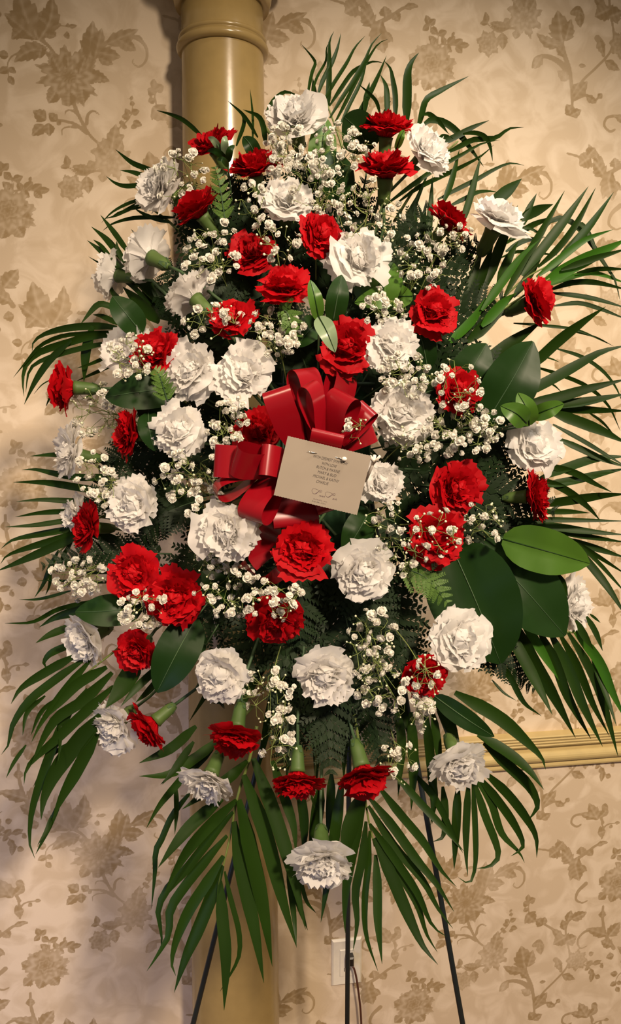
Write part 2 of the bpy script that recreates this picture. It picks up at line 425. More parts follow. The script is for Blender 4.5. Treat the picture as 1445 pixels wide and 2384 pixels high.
def wallpaper_material():
    m, nt, b, out = mat_new('floral_wallpaper')
    N_ = nt.nodes.new; Lk = nt.links.new
    ink = N_('ShaderNodeAttribute'); ink.attribute_name = 'print'
    tn = N_('ShaderNodeAttribute'); tn.attribute_name = 'tone'
    sharp = N_('ShaderNodeMapRange'); sharp.interpolation_type = 'SMOOTHSTEP'
    sharp.inputs['From Min'].default_value = 0.28; sharp.inputs['From Max'].default_value = 0.62
    Lk(ink.outputs['Fac'], sharp.inputs['Value'])
    tc = N_('ShaderNodeTexCoord')
    cloud = N_('ShaderNodeTexNoise'); cloud.inputs['Scale'].default_value = 15; cloud.inputs['Detail'].default_value = 6; cloud.inputs['Distortion'].default_value = 1.1
    Lk(tc.outputs['Object'], cloud.inputs['Vector'])
    cr = N_('ShaderNodeMapRange'); cr.inputs['From Min'].default_value = 0.42; cr.inputs['From Max'].default_value = 0.60
    Lk(cloud.outputs['Fac'], cr.inputs['Value'])
    base = N_('ShaderNodeMix'); base.data_type = 'RGBA'
    base.inputs[6].default_value = (0.64, 0.515, 0.36, 1); base.inputs[7].default_value = (0.76, 0.635, 0.475, 1)
    Lk(cr.outputs[0], base.inputs[0])
    fade = N_('ShaderNodeTexNoise'); fade.inputs['Scale'].default_value = 5.5
    Lk(tc.outputs['Object'], fade.inputs['Vector'])
    fr = N_('ShaderNodeMapRange'); fr.inputs['From Min'].default_value = 0.36; fr.inputs['From Max'].default_value = 0.52
    fr.inputs['To Min'].default_value = 0.62; fr.inputs['To Max'].default_value = 1.0
    Lk(fade.outputs['Fac'], fr.inputs['Value'])
    m1 = N_('ShaderNodeMath'); m1.operation = 'MULTIPLY'; Lk(sharp.outputs[0], m1.inputs[0]); Lk(tn.outputs['Fac'], m1.inputs[1])
    m2 = N_('ShaderNodeMath'); m2.operation = 'MULTIPLY'; Lk(m1.outputs[0], m2.inputs[0]); Lk(fr.outputs[0], m2.inputs[1])
    col = N_('ShaderNodeMix'); col.data_type = 'RGBA'; col.clamp_factor = True
    col.inputs[7].default_value = (0.355, 0.25, 0.125, 1)
    Lk(m2.outputs[0], col.inputs[0]); Lk(base.outputs[2], col.inputs[6])
    Lk(col.outputs[2], b.inputs['Base Color'])
    b.inputs['Roughness'].default_value = 0.62
    b.inputs['Specular IOR Level'].default_value = 0.25
    weave = N_('ShaderNodeTexNoise'); weave.inputs['Scale'].default_value = 420
    Lk(tc.outputs['Object'], weave.inputs['Vector'])
    bp = N_('ShaderNodeBump'); bp.inputs['Strength'].default_value = 0.08; bp.inputs['Distance'].default_value = 0.001
    Lk(weave.outputs['Fac'], bp.inputs['Height']); Lk(bp.outputs['Normal'], b.inputs['Normal'])
    return m
M['wallpaper'] = wallpaper_material()

def wall(name, O, u0, u1, z1, anchor, f0, f1, du=0.0026):
    # finely divided where the print is seen from close by, coarser beyond
    us = np.unique(np.concatenate([np.arange(u0, f0, 0.008), np.arange(f0, f1, du), np.arange(f1, u1, 0.008), [u1]]).round(5))
    zs = np.unique(np.concatenate([np.arange(0, 2.56, du), np.arange(2.56, z1, 0.01), [z1]]).round(5))
    nu, nz = len(us), len(zs)
    Ug, Zg = np.meshgrid(us, zs)
    co = np.empty((nz * nu + 4, 3), np.float32)
    co[:nz*nu, 0] = (O.x + WD.x * Ug).ravel(); co[:nz*nu, 1] = (O.y + WD.y * Ug).ravel(); co[:nz*nu, 2] = Zg.ravel()
    back = [(u0, 0), (u1, 0), (u1, z1), (u0, z1)]
    for q, (u, z) in enumerate(back):
        p = O + WD * u + WN * 0.12; co[nz*nu + q] = (p.x, p.y, z)
    idx = np.arange(nz * nu).reshape(nz, nu)
    quads = np.stack([idx[:-1, :-1], idx[:-1, 1:], idx[1:, 1:], idx[1:, :-1]], -1).reshape(-1, 4)
    c = nz * nu; a, b_, c_, d_ = 0, nu - 1, nz * nu - 1, (nz - 1) * nu
    extra = np.array([[c, c+3, c+2, c+1], [a, c, c+1, b_], [b_, c+1, c+2, c_], [c_, c+2, c+3, d_], [d_, c+3, c, a]])
    quads = np.concatenate([quads, extra])
    me = bpy.data.meshes.new(name)
    me.vertices.add(len(co)); me.vertices.foreach_set('co', co.ravel())
    me.loops.add(quads.size); me.loops.foreach_set('vertex_index', quads.ravel().astype(np.int32))
    me.polygons.add(len(quads)); me.polygons.foreach_set('loop_start', np.arange(0, quads.size, 4, dtype=np.int32))
    me.update(calc_edges=True)
    for nm, T in (('print', tile), ('tone', tile_tone)):
        at_ = me.attributes.new(nm, 'FLOAT', 'POINT')
        val = np.zeros(len(co), np.float32)
        val[:nz*nu] = sample(T, Ug.ravel() - anchor[0], Zg.ravel() - anchor[1])
        at_.data.foreach_set('value', val)
    me.materials.append(M['wallpaper'])
    o = link(name, me); o['kind'] = 'structure'
    return o

COLX, COLY = -0.160, 1.50
u_split_r = (COLX - O_RIGHT.x) / WD.x; u_split_l = (COLX - O_LEFT.x) / WD.x
w = wall('wall_right', O_RIGHT, u_split_r, 1.05, 2.75, A_RIGHT, u_split_r, 0.74); w['label'] = 'wall papered with tan scrolling flowers, chair rail across it'
w = wall('wall_left', O_LEFT, -0.85, u_split_l, 2.75, A_LEFT, -0.52, u_split_l); w['label'] = 'wall papered with tan scrolling flowers beside the column'

mb = MB(); mb.box((-2.2, -2.2, -0.05), (2.2, 2.2, 0.0))
tag(mb.build('floor', M['floor'], smooth=False), 'brown carpeted floor under the easel', kind='structure')

def extrude_along_wall(name, O, u0, u1, profile, mat, label):
    """profile of (out from the wall, height) swept along the wall"""
    m = MB(); n = len(profile)
    vs = [O + WD * u - WN * d + Vector((0, 0, z)) for u in (u0, u1) for d, z in profile]
    m.add(vs, [(i, (i + 1) % n, n + (i + 1) % n, n + i) for i in range(n)] + [tuple(reversed(range(n))), tuple(range(n, 2 * n))])
    o = m.build(name, mat, smooth=False); tag(o, label, kind='structure')
    return o

# chair rail: fluted top band, groove, half-round, thin bead
zr = on_wall(1300, 1779, O_RIGHT)[1]
S = 0.083
prof = [(-0.004, 0.0), (0.010, 0.0)]
prof += [(0.010 + 0.005 * math.sin(a), 0.006 - 0.006 * math.cos(a)) for a in np.linspace(0.3, 2.8, 5)]
prof += [(0.011, 0.014)]
prof += [(0.012 + 0.013 * math.sin(a), 0.029 - 0.014 * math.cos(a)) for a in np.linspace(0.2, 2.9, 9)]
prof += [(0.010, 0.045), (0.009, 0.051), (0.020, 0.054)]
for k in range(4):
    z0 = 0.054 + k * 0.0075
    prof += [(0.0215 + 0.002 * k, z0 + 0.001), (0.0235 + 0.002 * k, z0 + 0.0045), (0.0215 + 0.002 * k, z0 + 0.007)]
prof += [(0.026, S), (-0.004, S)]
extrude_along_wall('trim_1', O_RIGHT, u_split_r + 0.03, 1.05, [(d, zr + z) for d, z in prof], M['rail'], 'tan moulded chair rail on the wall right of the column')
bprof = [(-0.004, 0.0), (0.014, 0.0), (0.014, 0.075), (0.010, 0.085), (0.006, 0.095), (-0.004, 0.098)]
extrude_along_wall('baseboard_right', O_RIGHT, u_split_r + 0.03, 1.05, bprof, M['rail'], 'tan baseboard along the wall right of the column')
extrude_along_wall('baseboard_left', O_LEFT, -0.85, u_split_l - 0.03, bprof, M['rail'], 'tan baseboard along the wall left of the column')

# ------------------------------------------------------------------ column
col = thing('column', 'round glossy tan column with ringed neck and flared capital', 'column', (COLX, COLY, 0), kind='structure')
zring = 2.285
def rad(z): return 0.0925 - 0.0185 * max(0, min(1, (z - 0.4) / 1.9)) ** 1.15
zcap = 2.352
m = MB(); zz = list(np.linspace(0.0, zcap + 0.02, 26))
m.lathe([(rad(z), z) for z in zz], 64); m.build('shaft', M['column'], col)
m = MB(); r0 = rad(zring)
m.lathe([(r0 - 0.003, zring - 0.013), (r0 + 0.003, zring - 0.013)] + [(r0 + 0.003 + 0.0065 * math.sin(a), zring - 0.005 - 0.0075 * math.cos(a)) for a in np.linspace(0.1, 3.0, 8)]
        + [(r0 + 0.0035, zring + 0.004)] + [(r0 + 0.002 + 0.004 * math.sin(a), zring + 0.009 - 0.005 * math.cos(a)) for a in np.linspace(0.2, 3.0, 6)] + [(r0 - 0.003, zring + 0.015)], 64)
m.build('neck_ring', M['column'], col)
m = MB(); r1 = rad(zcap)
m.lathe([(r1 - 0.002, zcap), (r1 + 0.010, zcap - 0.001), (r1 + 0.0125, zcap + 0.006), (r1 + 0.015, zcap + 0.013), (r1 + 0.0155, zcap + 0.018)]
        + [(r1 + 0.016 + 0.022 * (1 - math.cos(a)), zcap + 0.020 + 0.036 * math.sin(a)) for a in np.linspace(0, 1.57, 8)]
        + [(r1 + 0.044, zcap + 0.058), (r1 + 0.048, zcap + 0.064), (r1 + 0.048, zcap + 0.10), (r1 + 0.02, zcap + 0.12), (0.01, zcap + 0.12)], 64)
m.build('capital', M['column'], col)
m = MB(); m.lathe([(0.118, 0.0), (0.118, 0.05), (0.112, 0.062), (0.108, 0.075), (0.098, 0.085), (0.091, 0.10)], 64)
m.build('base', M['column'], col)

# ------------------------------------------------------------------ wall outlet, plug and cord
def wall_frame(u, z, O):
    p = O + WD * u + Vector((0, 0, z))
    X, Y, Z = WD, Vector((0, 0, 1)), -WN
    return Matrix(((X.x, Y.x, Z.x, p.x), (X.y, Y.y, Z.y, p.y), (X.z, Y.z, Z.z, p.z), (0, 0, 0, 1)))
ou, oz = on_wall(806, 2236, O_RIGHT)
out = thing('wall_outlet', 'ivory rectangular wall outlet low on the wallpaper behind the easel', 'outlet', (0, 0, 0)); out.matrix_world = wall_frame(ou, oz, O_RIGHT)
def slab(name, x0, x1, y0, y1, z0, z1, mat, parent, bev=0.002):
    m = MB(); m.add([(x0,y0,z0),(x1,y0,z0),(x1,y1,z0),(x0,y1,z0),(x0,y0,z1-bev),(x1,y0,z1-bev),(x1,y1,z1-bev),(x0,y1,z1-bev),
                     (x0+bev,y0+bev,z1),(x1-bev,y0+bev,z1),(x1-bev,y1-bev,z1),(x0+bev,y1-bev,z1)],
        [(3,2,1,0),(0,1,5,4),(1,2,6,5),(2,3,7,6),(3,0,4,7),(4,5,9,8),(5,6,10,9),(6,7,11,10),(7,4,8,11),(8,9,10,11)])
    return m.build(name, mat, parent, smooth=False)
slab('cover_plate', -0.035, 0.035, -0.057, 0.057, 0.0, 0.0065, M['plate'], out, 0.004)
ins = slab('socket_insert', -0.0167, 0.0167, -0.033, 0.033, 0.006, 0.0085, M['plate'], out, 0.001)
for y in (0.014, -0.016):
    for x, h in ((-0.0065, 0.0045), (0.0065, 0.0035)):
        if y > 0: continue
        slab('slot', x - 0.0009, x + 0.0009, y - h, y + h, 0.0080, 0.0088, M['slot'], ins, 0.0001)
for y in (0.046, -0.046):
    m = MB(); m.lathe([(0.003, 0.006), (0.003, 0.0072), (0.0005, 0.0075)], 10); s_ = m.build('screw', M['plate'], out); s_.location = (0, y, 0)
Fr = wall_frame(ou, oz, O_RIGHT)
pl = thing('power_cord', 'thin brown power cord with black plug hanging from the wall outlet', 'cord', (0, 0, 0)); pl.matrix_world = Fr
slab('plug', -0.004, 0.0125, 0.003, 0.025, 0.0087, 0.027, M['plug'], pl, 0.003)
m = MB()
cp = [(0.008, 0.004, 0.020), (0.012, -0.002, 0.022), (0.017, -0.02, 0.024), (0.023, -0.06, 0.024), (0.029, -0.11, 0.022), (0.033, -0.18, 0.02), (0.034, -0.25, 0.02), (0.034, -oz + 0.004, 0.03)]
m.tube([Vector(q) for q in catmull(cp, 40)], 0.0024, 8); m.build('cord', M['cord'], pl)

# ------------------------------------------------------------------ easel and foam holder
apex = at(818, 905, 1.27)
def to_floor(p, q):
    t = p.z / (p.z - q.z); return p + (q - p) * t
fl = to_floor(apex, at(450, 2384, 1.33)); fr = to_floor(apex, at(1076, 2384, 1.33)); bk = to_floor(apex, at(808, 2384, 1.50))
ez = thing('wire_easel', 'dark metal three-legged easel holding the flower spray', 'easel', ((fl + fr) / 2).to_tuple()); eo = ez.location.copy()
for p in (fl, fr, bk):
    m = MB(); m.tube([apex, p + Vector((0, 0, 0.004))], 0.0047, 10); m.build('leg', M['iron'], ez, eo)
m = MB(); a_ = apex.lerp(fl, 0.24); b_ = apex.lerp(fr, 0.24); m.tube([a_, b_], 0.0035, 8); m.build('crossbar', M['iron'], ez, eo)
for s_ in (0.15, 0.85):
    q = a_.lerp(b_, s_); m = MB(); m.tube([q, q - WN * 0.05, q - WN * 0.06 + Vector((0, 0, 0.03))], 0.003, 8); m.build('hook', M['iron'], ez, eo)
m = MB(); m.lathe([(0.004, 0), (0.009, 0.002), (0.009, 0.02), (0.003, 0.026)], 12); o = m.build('top_clip', M['iron'], ez); o.location = apex - eo - Vector((0, 0, 0.012))

FOAM = at(735, 1075, 1.215)
fm = thing('floral_foam', 'dark green caged foam block behind the flowers', 'foam block', FOAM)
m = MB(); m.box((-0.085, -0.035, -0.15), (0.085, 0.03, 0.15)); o = m.build('foam_block', M['foam'], fm, smooth=False)
bv = o.modifiers.new('bevel', 'BEVEL'); bv.width = 0.018; bv.segments = 3
for k in range(5):
    z = -0.12 + k * 0.06; m = MB(); m.tube([(-0.088, 0.03, z), (-0.088, -0.038, z), (0.088, -0.038, z), (0.088, 0.03, z)], 0.003, 6); m.build('cage_bar', M['plastic'], fm)
for k in range(3):
    x = -0.05 + k * 0.05; m = MB(); m.tube([(x, 0.03, -0.153), (x, -0.038, -0.153), (x, -0.038, 0.153), (x, 0.03, 0.153)], 0.003, 6); m.build('cage_bar', M['plastic'], fm)

def dome(px, py):
    """depth of the bouquet's surface"""
    r2 = ((px - 725) / 600) ** 2 + ((py - 1090) / 900) ** 2
    return 1.03 + 0.10 * min(r2, 1.4)

# ------------------------------------------------------------------ palm fronds
def leaflet_mesh(pts3, width, roll, n=14):
    C = catmull(pts3, n)
    mb = MB(); vs = []
    wp = []
    for i in range(n):
        t = i / (n - 1)
        wp.append(width * (0.35 + 0.65 * min(1, t / 0.22)) * (max(0.0, 1 - max(0, (t - 0.50) / 0.50) ** 1.35)) + 0.0003)
    for i in range(n):
        P = Vector(C[i]); T = Vector(C[min(i + 1, n - 1)] - C[max(i - 1, 0)]).normalized()
        view = (P - CAM).normalized()
        side = T.cross(view)
        side = side.normalized() if side.length > 1e-4 else T.orthogonal().normalized()
        side = Quaternion(T, roll) @ side
        nrm = side.cross(T)
        h = wp[i] / 2 * 1.04
        vs += [P - side * h, P + nrm * h * 0.28, P + side * h]
    fs = []
    for i in range(n - 1):
        a = i * 3
        fs += [(a, a + 1, a + 4, a + 3), (a + 1, a + 2, a + 5, a + 4)]
    return vs, fs

def frond(label, org, sc, rach, lfs, zb, zt, mat='palm', rb=0.0028, bulge=0.0, ws=0.88):
    X = lambda p: (org[0] + p[0] / sc, org[1] + p[1] / sc)
    rp = [X(p) for p in rach]
    nr = len(rp)
    r3 = [at(q[0], q[1], zb + 0.02 - 0.02 * i / max(1, nr - 1)) for i, q in enumerate(rp)]
    o = thing('palm_frond', label, 'palm frond', r3[0], 'palm fronds around the flower spray')
    m = MB(); c = catmull(r3, 16)
    m.tube([Vector(q) for q in c], list(np.linspace(rb, rb * 0.45, 16)), 6); m.build('midrib', M['rachis'], o, r3[0])
    for row in lfs:
        pts, w = row[0], row[1]
        mt = row[2] if len(row) > 2 else mat
        q = [X(p) for p in pts]; k = len(q)
        dz = random.uniform(-0.018, 0.018)
        p3 = []
        for i, (x, y) in enumerate(q):
            t = i / (k - 1)
            p3.append(at(x, y, zb + (zt + dz - zb) * t + bulge * math.sin(math.pi * t)))
        d = (zb + zt) / 2
        vs, fs = leaflet_mesh(p3, w * ws / sc / FPX * d, random.uniform(-0.55, 0.55), 14 if k > 3 else 11)
        m = MB(); m.v = vs; m.f = fs; m.build('leaflet', M[mt], o, r3[0])
    return o

B_ = 'palm_bright'
frond('palm frond fanning straight up at the top of the spray, beside the column', (690, 60), 3.44, [(400,1250),(370,1000),(300,780),(250,640)],
 [([(85,570),(125,370),(150,300),(125,250),(40,150)],30), ([(110,590),(160,420),(235,280),(240,180),(270,120)],24), ([(150,640),(140,530),(130,420)],48),
  ([(165,570),(210,440),(290,280),(330,170),(355,60)],38), ([(235,750),(258,500),(262,250),(265,120),(300,45)],46), ([(200,640),(280,490),(400,300),(470,170),(550,80)],35),
  ([(265,640),(350,510),(450,370),(530,320),(620,285),(700,300)],38), ([(265,740),(350,600),(460,430),(560,250),(600,150),(680,60)],36), ([(300,790),(400,600),(500,400),(600,220),(660,140),(730,108)],36), ([(345,800),(430,620),(520,430),(580,180)],32)], 1.2, 1.24)
frond('palm frond standing up behind the topmost red carnation', (690, 60), 3.44, [(760,1300),(740,1050),(720,800)],
 [([(450,790),(545,620),(640,430),(720,240)],50), ([(545,700),(560,560),(585,450)],48), ([(670,710),(640,610),(590,550),(500,470)],32), ([(725,730),(725,600),(715,480),(670,390)],52),
  ([(790,760),(790,560),(770,430),(750,340),(700,280)],46), ([(880,800),(885,560),(890,380),(920,290),(980,215)],80), ([(965,860),(1000,720),(1040,590),(1150,520),(1380,403)],58), ([(680,720),(720,660),(755,600)],20)], 1.2, 1.23)
frond('palm frond arching over beside the white carnation near the top, tips pointing up', (900, 240), 3.6125, [(60,1000),(250,700),(480,430),(600,320)],
 [([(300,220),(330,160),(400,140),(500,170),(600,250),(680,350),(760,460),(815,535)],58), ([(310,100),(350,90),(430,150),(520,260)],42), ([(420,350),(520,310),(620,260),(730,200),(860,145)],55),
  ([(480,430),(620,360),(720,310),(820,300),(920,290),(1030,215),(1150,205)],48), ([(0,850),(200,700),(400,560),(620,440),(800,340),(950,310)],42), ([(100,830),(250,720),(450,620),(640,530),(800,440),(900,350)],44),
  ([(430,810),(600,720),(760,640),(900,560),(1040,505),(1155,525)],40), ([(520,870),(680,790),(760,750),(860,740),(930,750)],42), ([(640,260),(740,250),(830,285),(870,370),(890,490)],40), ([(440,290),(480,280),(560,300)],40)], 1.2, 1.22)
frond('palm frond with upright leaflets between two red carnations, upper part of the spray', (900, 240), 3.6125, [(200,1500),(260,1300),(330,1050)],
 [([(340,1250),(370,850),(385,610)],58), ([(270,1300),(300,1050),(330,820)],64), ([(470,850),(530,700),(570,560),(610,390)],54), ([(620,1050),(690,830),(740,650),(790,440)],62), ([(190,1300),(230,1000),(250,820)],66),
  ([(120,1250),(190,980),(300,700),(370,540)],50), ([(60,1200),(200,900),(290,720)],50), ([(560,1420),(640,1300),(720,1140)],60), ([(640,1445),(700,1300),(760,1180)],50)], 1.19, 1.2)
frond('palm frond with pale tips behind the white carnation at upper edge', (900, 240), 3.6125, [(700,1445),(820,1150),(950,900)],
 [([(850,880),(1020,730),(1135,635)],115), ([(1120,970),(1250,910),(1400,850)],95), ([(1140,1040),(1190,900),(1260,760)],56), ([(1000,1250),(1150,1160),(1330,1130)],50), ([(960,1300),(1100,1250),(1445,1280)],30), ([(1040,1150),(1170,1050),(1220,1060),(1330,1130)],30),
  ([(1000,1180),(1200,1040),(1350,980),(1445,975)],60)], 1.22, 1.24)
frond('palm frond with dark spiky leaflets rising to the upper corner', (960, 380), 2.98, [(330,1230),(560,1000),(780,800),(960,700)],
 [([(500,870),(580,650),(650,470),(730,290)],78), ([(590,850),(640,720),(700,600),(735,540)],72), ([(640,920),(760,700),(880,500),(1055,190)],66), ([(760,780),(880,620),(1050,400),(1220,160)],74),
  ([(870,720),(1000,600),(1130,430),(1270,170)],54), ([(960,750),(1080,600),(1230,430),(1395,200)],66), ([(420,960),(480,780),(560,560)],70), ([(340,1000),(420,800),(480,640)],64), ([(700,930),(820,760),(900,640)],60)], 1.16, 1.17)
frond('bright green palm frond reaching past the upper red carnation to the edge', (960, 380), 2.98, [(240,1250),(520,1080),(800,900),(950,800)],
 [([(480,1020),(640,800),(760,640),(880,530)],64,B_), ([(860,790),(1000,680),(1200,530),(1390,460)],54,B_), ([(880,850),(1100,720),(1300,620),(1500,520)],105,B_), ([(1030,740),(1200,680),(1500,590)],48),
  ([(250,1250),(420,1080),(510,930)],80,B_), ([(380,1240),(500,1130),(640,970),(720,900)],95), ([(480,1130),(640,960),(720,900)],80,B_)], 1.13, 1.13)
frond('palm frond with thin drooping leaflets beside the upper red carnation at the edge', (960, 380), 2.98, [(500,1150),(750,950),(950,870)],
 [([(940,850),(1100,790),(1250,760),(1500,840)],38,B_), ([(950,880),(1100,830),(1250,825),(1500,880)],42), ([(960,900),(1150,920),(1300,950),(1500,1010)],38), ([(980,990),(1150,970),(1300,1010),(1500,1090)],34),
  ([(800,600),(950,400),(1030,380),(1120,420),(1230,540),(1330,700),(1400,800),(1440,960)],44), ([(1120,420),(1180,430),(1280,600)],38), ([(700,1110),(900,1125),(1150,1160),(1350,1250)],22), ([(1140,760),(1280,735),(1500,735)],36)], 1.2, 1.22)
frond('palm frond with broad blades spreading to the right edge behind light green leaves', (1000, 760), 3.247, [(380,640),(700,630),(960,650)],
 [([(600,560),(900,410),(1150,270),(1300,190),(1500,140)],95), ([(650,610),(950,540),(1200,470),(1500,395)],86), ([(800,600),(1150,570),(1500,505)],80), ([(850,620),(1150,630),(1500,640)],74), ([(900,640),(1150,730),(1300,790),(1500,890)],90),
  ([(930,740),(1150,860),(1300,950),(1500,1070)],38), ([(950,840),(1150,930),(1300,1000),(1500,1070)],54), ([(350,330),(550,170),(850,-40)],115), ([(720,350),(950,130),(1140,-20),(1330,-150)],100)], 1.15, 1.13)
frond('palm frond with long blades spreading to the edge below the white carnation', (1000, 760), 3.247, [(400,1360),(700,1260),(900,1150)],
 [([(830,1150),(1050,1060),(1250,1000),(1500,980)],80), ([(820,1210),(1100,1160),(1300,1110),(1500,1070)],80), ([(820,1350),(1100,1310),(1300,1280),(1500,1265)],86), ([(820,1400),(1050,1400),(1210,1410)],48), ([(450,1470),(900,1462),(1500,1472)],44),
  ([(850,1040),(1100,1110),(1250,1190),(1380,1255)],58), ([(850,1150),(1050,1250),(1200,1370),(1290,1470)],64)], 1.15, 1.13)
frond('palm frond of thin arching leaflets close to the wall at the edge', (1000, 760), 3.247, [(500,400),(750,250),(960,170)],
 [([(950,165),(1150,230),(1300,330),(1400,450),(1460,580)],30), ([(1050,30),(1250,80),(1390,150)],15), ([(780,300),(1000,370),(1200,460),(1350,600),(1440,790)],34), ([(1200,650),(1300,720),(1400,830)],21), ([(850,420),(930,440),(1000,500)],14), ([(860,230),(920,245),(980,270)],14)], 1.24, 1.27)
frond('palm frond pointing sideways above the big glossy leaf', (1150, 1180), 3.725, [(-100,200),(250,180),(600,240)],
 [([(100,150),(500,170),(800,210),(1150,245)],76), ([(400,180),(700,240),(1150,310)],58), ([(580,270),(850,350),(1150,445)],64), ([(650,270),(900,430),(1150,590)],48), ([(700,300),(900,480),(1150,760)],38), ([(640,280),(880,560),(1000,720),(1150,960)],80)], 1.16, 1.15)
frond('large palm frond hanging down beside the lone white carnation, over the chair rail', (1150, 1180), 3.725, [(-60,900),(150,960),(400,1060),(700,1090)],
 [([(100,1040),(220,1250),(380,1550),(505,1805)],115), ([(150,960),(320,1300),(520,1650),(705,2005)],135), ([(220,940),(380,1200),(560,1500)],90,B_), ([(380,1060),(520,1330),(640,1650),(840,2015)],100), ([(480,1080),(640,1400),(760,1700),(940,2080)],100), ([(560,1090),(720,1380),(850,1700),(1000,1990)],78),
  ([(640,1090),(800,1350),(930,1650),(1075,2170)],80), ([(690,1070),(900,1330),(1020,1600),(1140,1850)],100,B_), ([(700,980),(790,1130),(860,1240)],74), ([(800,950),(880,1090),(940,1250)],54), ([(40,1330),(150,1500),(260,1700),(410,1815)],64), ([(-20,1500),(80,1610),(190,1680)],24), ([(850,1330),(960,1600),(1060,1900)],54),
  ([(280,580),(380,640),(440,740)],120), ([(480,560),(580,640),(640,780)],70), ([(830,930),(880,970),(920,1005)],24)], 1.14, 1.12)
frond('palm frond with curled tips hanging below the white carnation in front of the rail', (900, 1620), 2.651, [(150,-150),(300,60),(430,300),(550,520)],
 [([(420,-20),(700,140),(880,300),(960,390),(980,455)],92), ([(560,240),(720,330),(870,450),(970,580)],80), ([(600,290),(760,440),(880,560),(930,680),(870,770)],76), ([(590,460),(740,600),(850,740),(920,870),(925,1000)],70), ([(560,490),(680,640),(790,800),(840,930),(765,990)],64),
  ([(550,520),(640,650),(710,850),(820,970),(850,1030)],54), ([(540,530),(600,720),(690,980),(640,1050),(555,1065)],54), ([(530,530),(545,800),(545,1050),(510,1155),(440,1120)],38), ([(505,530),(490,800),(490,1000),(500,1110)],48), ([(440,560),(425,850),(415,1075)],66), ([(345,560),(360,720),(345,870),(285,900)],48), ([(260,430),(290,600),(280,790)],60),
  ([(240,100),(270,400),(290,620),(270,800)],70), ([(150,100),(165,450),(150,710)],70), ([(285,100),(320,350),(330,480)],64), ([(320,40),(400,200),(450,300)],90), ([(160,470),(300,640),(440,920),(470,970)],48), ([(50,50),(90,250),(80,480),(70,620)],60)], 1.13, 1.12)
frond('palm frond hanging at the bottom with leaflets spread over the outlet', (680, 1760), 3.61, [(520,-350),(590,100),(625,450),(690,760)],
 [([(600,420),(530,700),(460,1050),(440,1300),(445,1490)],92), ([(620,550),(590,850),(530,1150),(545,1400),(510,1640)],76), ([(650,630),(640,900),(610,1200),(620,1500),(720,1810)],62), ([(700,830),(715,1100),(720,1400),(755,1750)],82), ([(690,690),(830,1000),(980,1350),(1100,1600),(1225,1755)],115),
  ([(720,770),(900,1000),(1050,1250),(1130,1500),(1220,1650)],64), ([(650,570),(850,850),(1050,1150),(1180,1430),(1300,1520)],76), ([(640,420),(850,750),(1100,1050),(1230,1290),(1350,1450)],76), ([(640,340),(850,600),(1050,880),(1200,1060),(1360,1310)],86), ([(720,250),(900,480),(1100,720),(1250,960),(1380,1100)],80),
  ([(850,140),(1080,400),(1260,590),(1440,800)],70), ([(600,300),(480,620),(420,950)],170), ([(420,200),(360,640),(320,900),(240,1400)],110)], 1.10, 1.07)
frond('palm frond hanging straight down behind the lowest white carnation', (680, 1760), 3.61, [(200,-300),(200,0),(190,200)],
 [([(240,240),(200,560),(150,900)],120), ([(60,250),(100,560),(95,850)],100), ([(10,900),(60,1250),(130,1465)],76), ([(-40,900),(20,1400),(35,1610)],56), ([(60,1000),(120,1220),(200,1320)],38), ([(160,330),(190,440)],20), ([(330,150),(320,420),(290,700)],90)], 1.14, 1.12)
frond('palm frond hanging down in front of the column, longest leaflets at the bottom', (340, 1760), 3.61, [(930,-250),(870,20),(770,330),(700,700),(610,1080)],
 [([(640,360),(400,560),(260,720),(100,940)],115), ([(760,370),(560,560),(370,770),(250,960),(160,1140)],110), ([(730,470),(520,720),(330,960),(170,1130),(100,1300),(130,1500),(125,1640)],96), ([(680,670),(500,880),(300,1130),(200,1300),(190,1500),(110,1650),(5,1810)],100),
  ([(650,840),(520,1050),(360,1300),(250,1560),(215,1750),(250,1850)],100), ([(640,920),(560,1150),(440,1450),(330,1700),(235,1990)],126), ([(620,1050),(640,1350),(670,1700),(655,2140)],110), ([(660,970),(710,1200),(780,1480),(780,1680),(700,1850),(620,1980)],48),
  ([(740,550),(800,950),(900,1400),(990,1910)],130), ([(780,370),(880,800),(980,1250),(1060,1770)],160), ([(820,160),(1000,650),(1130,1150),(1265,1610)],135), ([(900,20),(1080,500),(1220,950),(1340,1460)],130), ([(1060,40),(1180,400),(1240,600),(1260,830)],90), ([(850,40),(700,180),(500,310),(300,450)],110)], 1.09, 1.07)
frond('palm frond slanting down across the edge of the column, under the red carnation', (340, 1760), 3.61, [(900,-420),(650,-150),(500,-10)],
 [([(400,270),(220,500),(130,700),(80,800),(75,960),(45,1280)],64), ([(480,-20),(250,250),(110,420),(0,610)],70), ([(400,-120),(230,120),(135,240)],70), ([(250,240),(255,480),(240,660)],48), ([(560,-80),(330,60),(120,240)],80), ([(560,-60),(400,100),(240,290)],70), ([(640,-160),(450,-10),(200,150),(-60,170)],100), ([(420,-250),(200,-60),(-60,60)],95)], 1.13, 1.12)
frond('palm frond pointing sideways behind the lower white carnation, near the chair rail height', (0, 1260), 3.14, [(1100,300),(850,380),(600,480)],
 [([(700,430),(420,500),(240,590),(35,600)],40), ([(800,410),(560,510),(400,560),(285,630)],76), ([(560,610),(370,680),(260,745)],66), ([(560,740),(370,820),(320,890),(350,935)],60), ([(900,420),(700,480),(520,560)],110), ([(860,560),(700,600),(560,640)],90)], 1.16, 1.17)
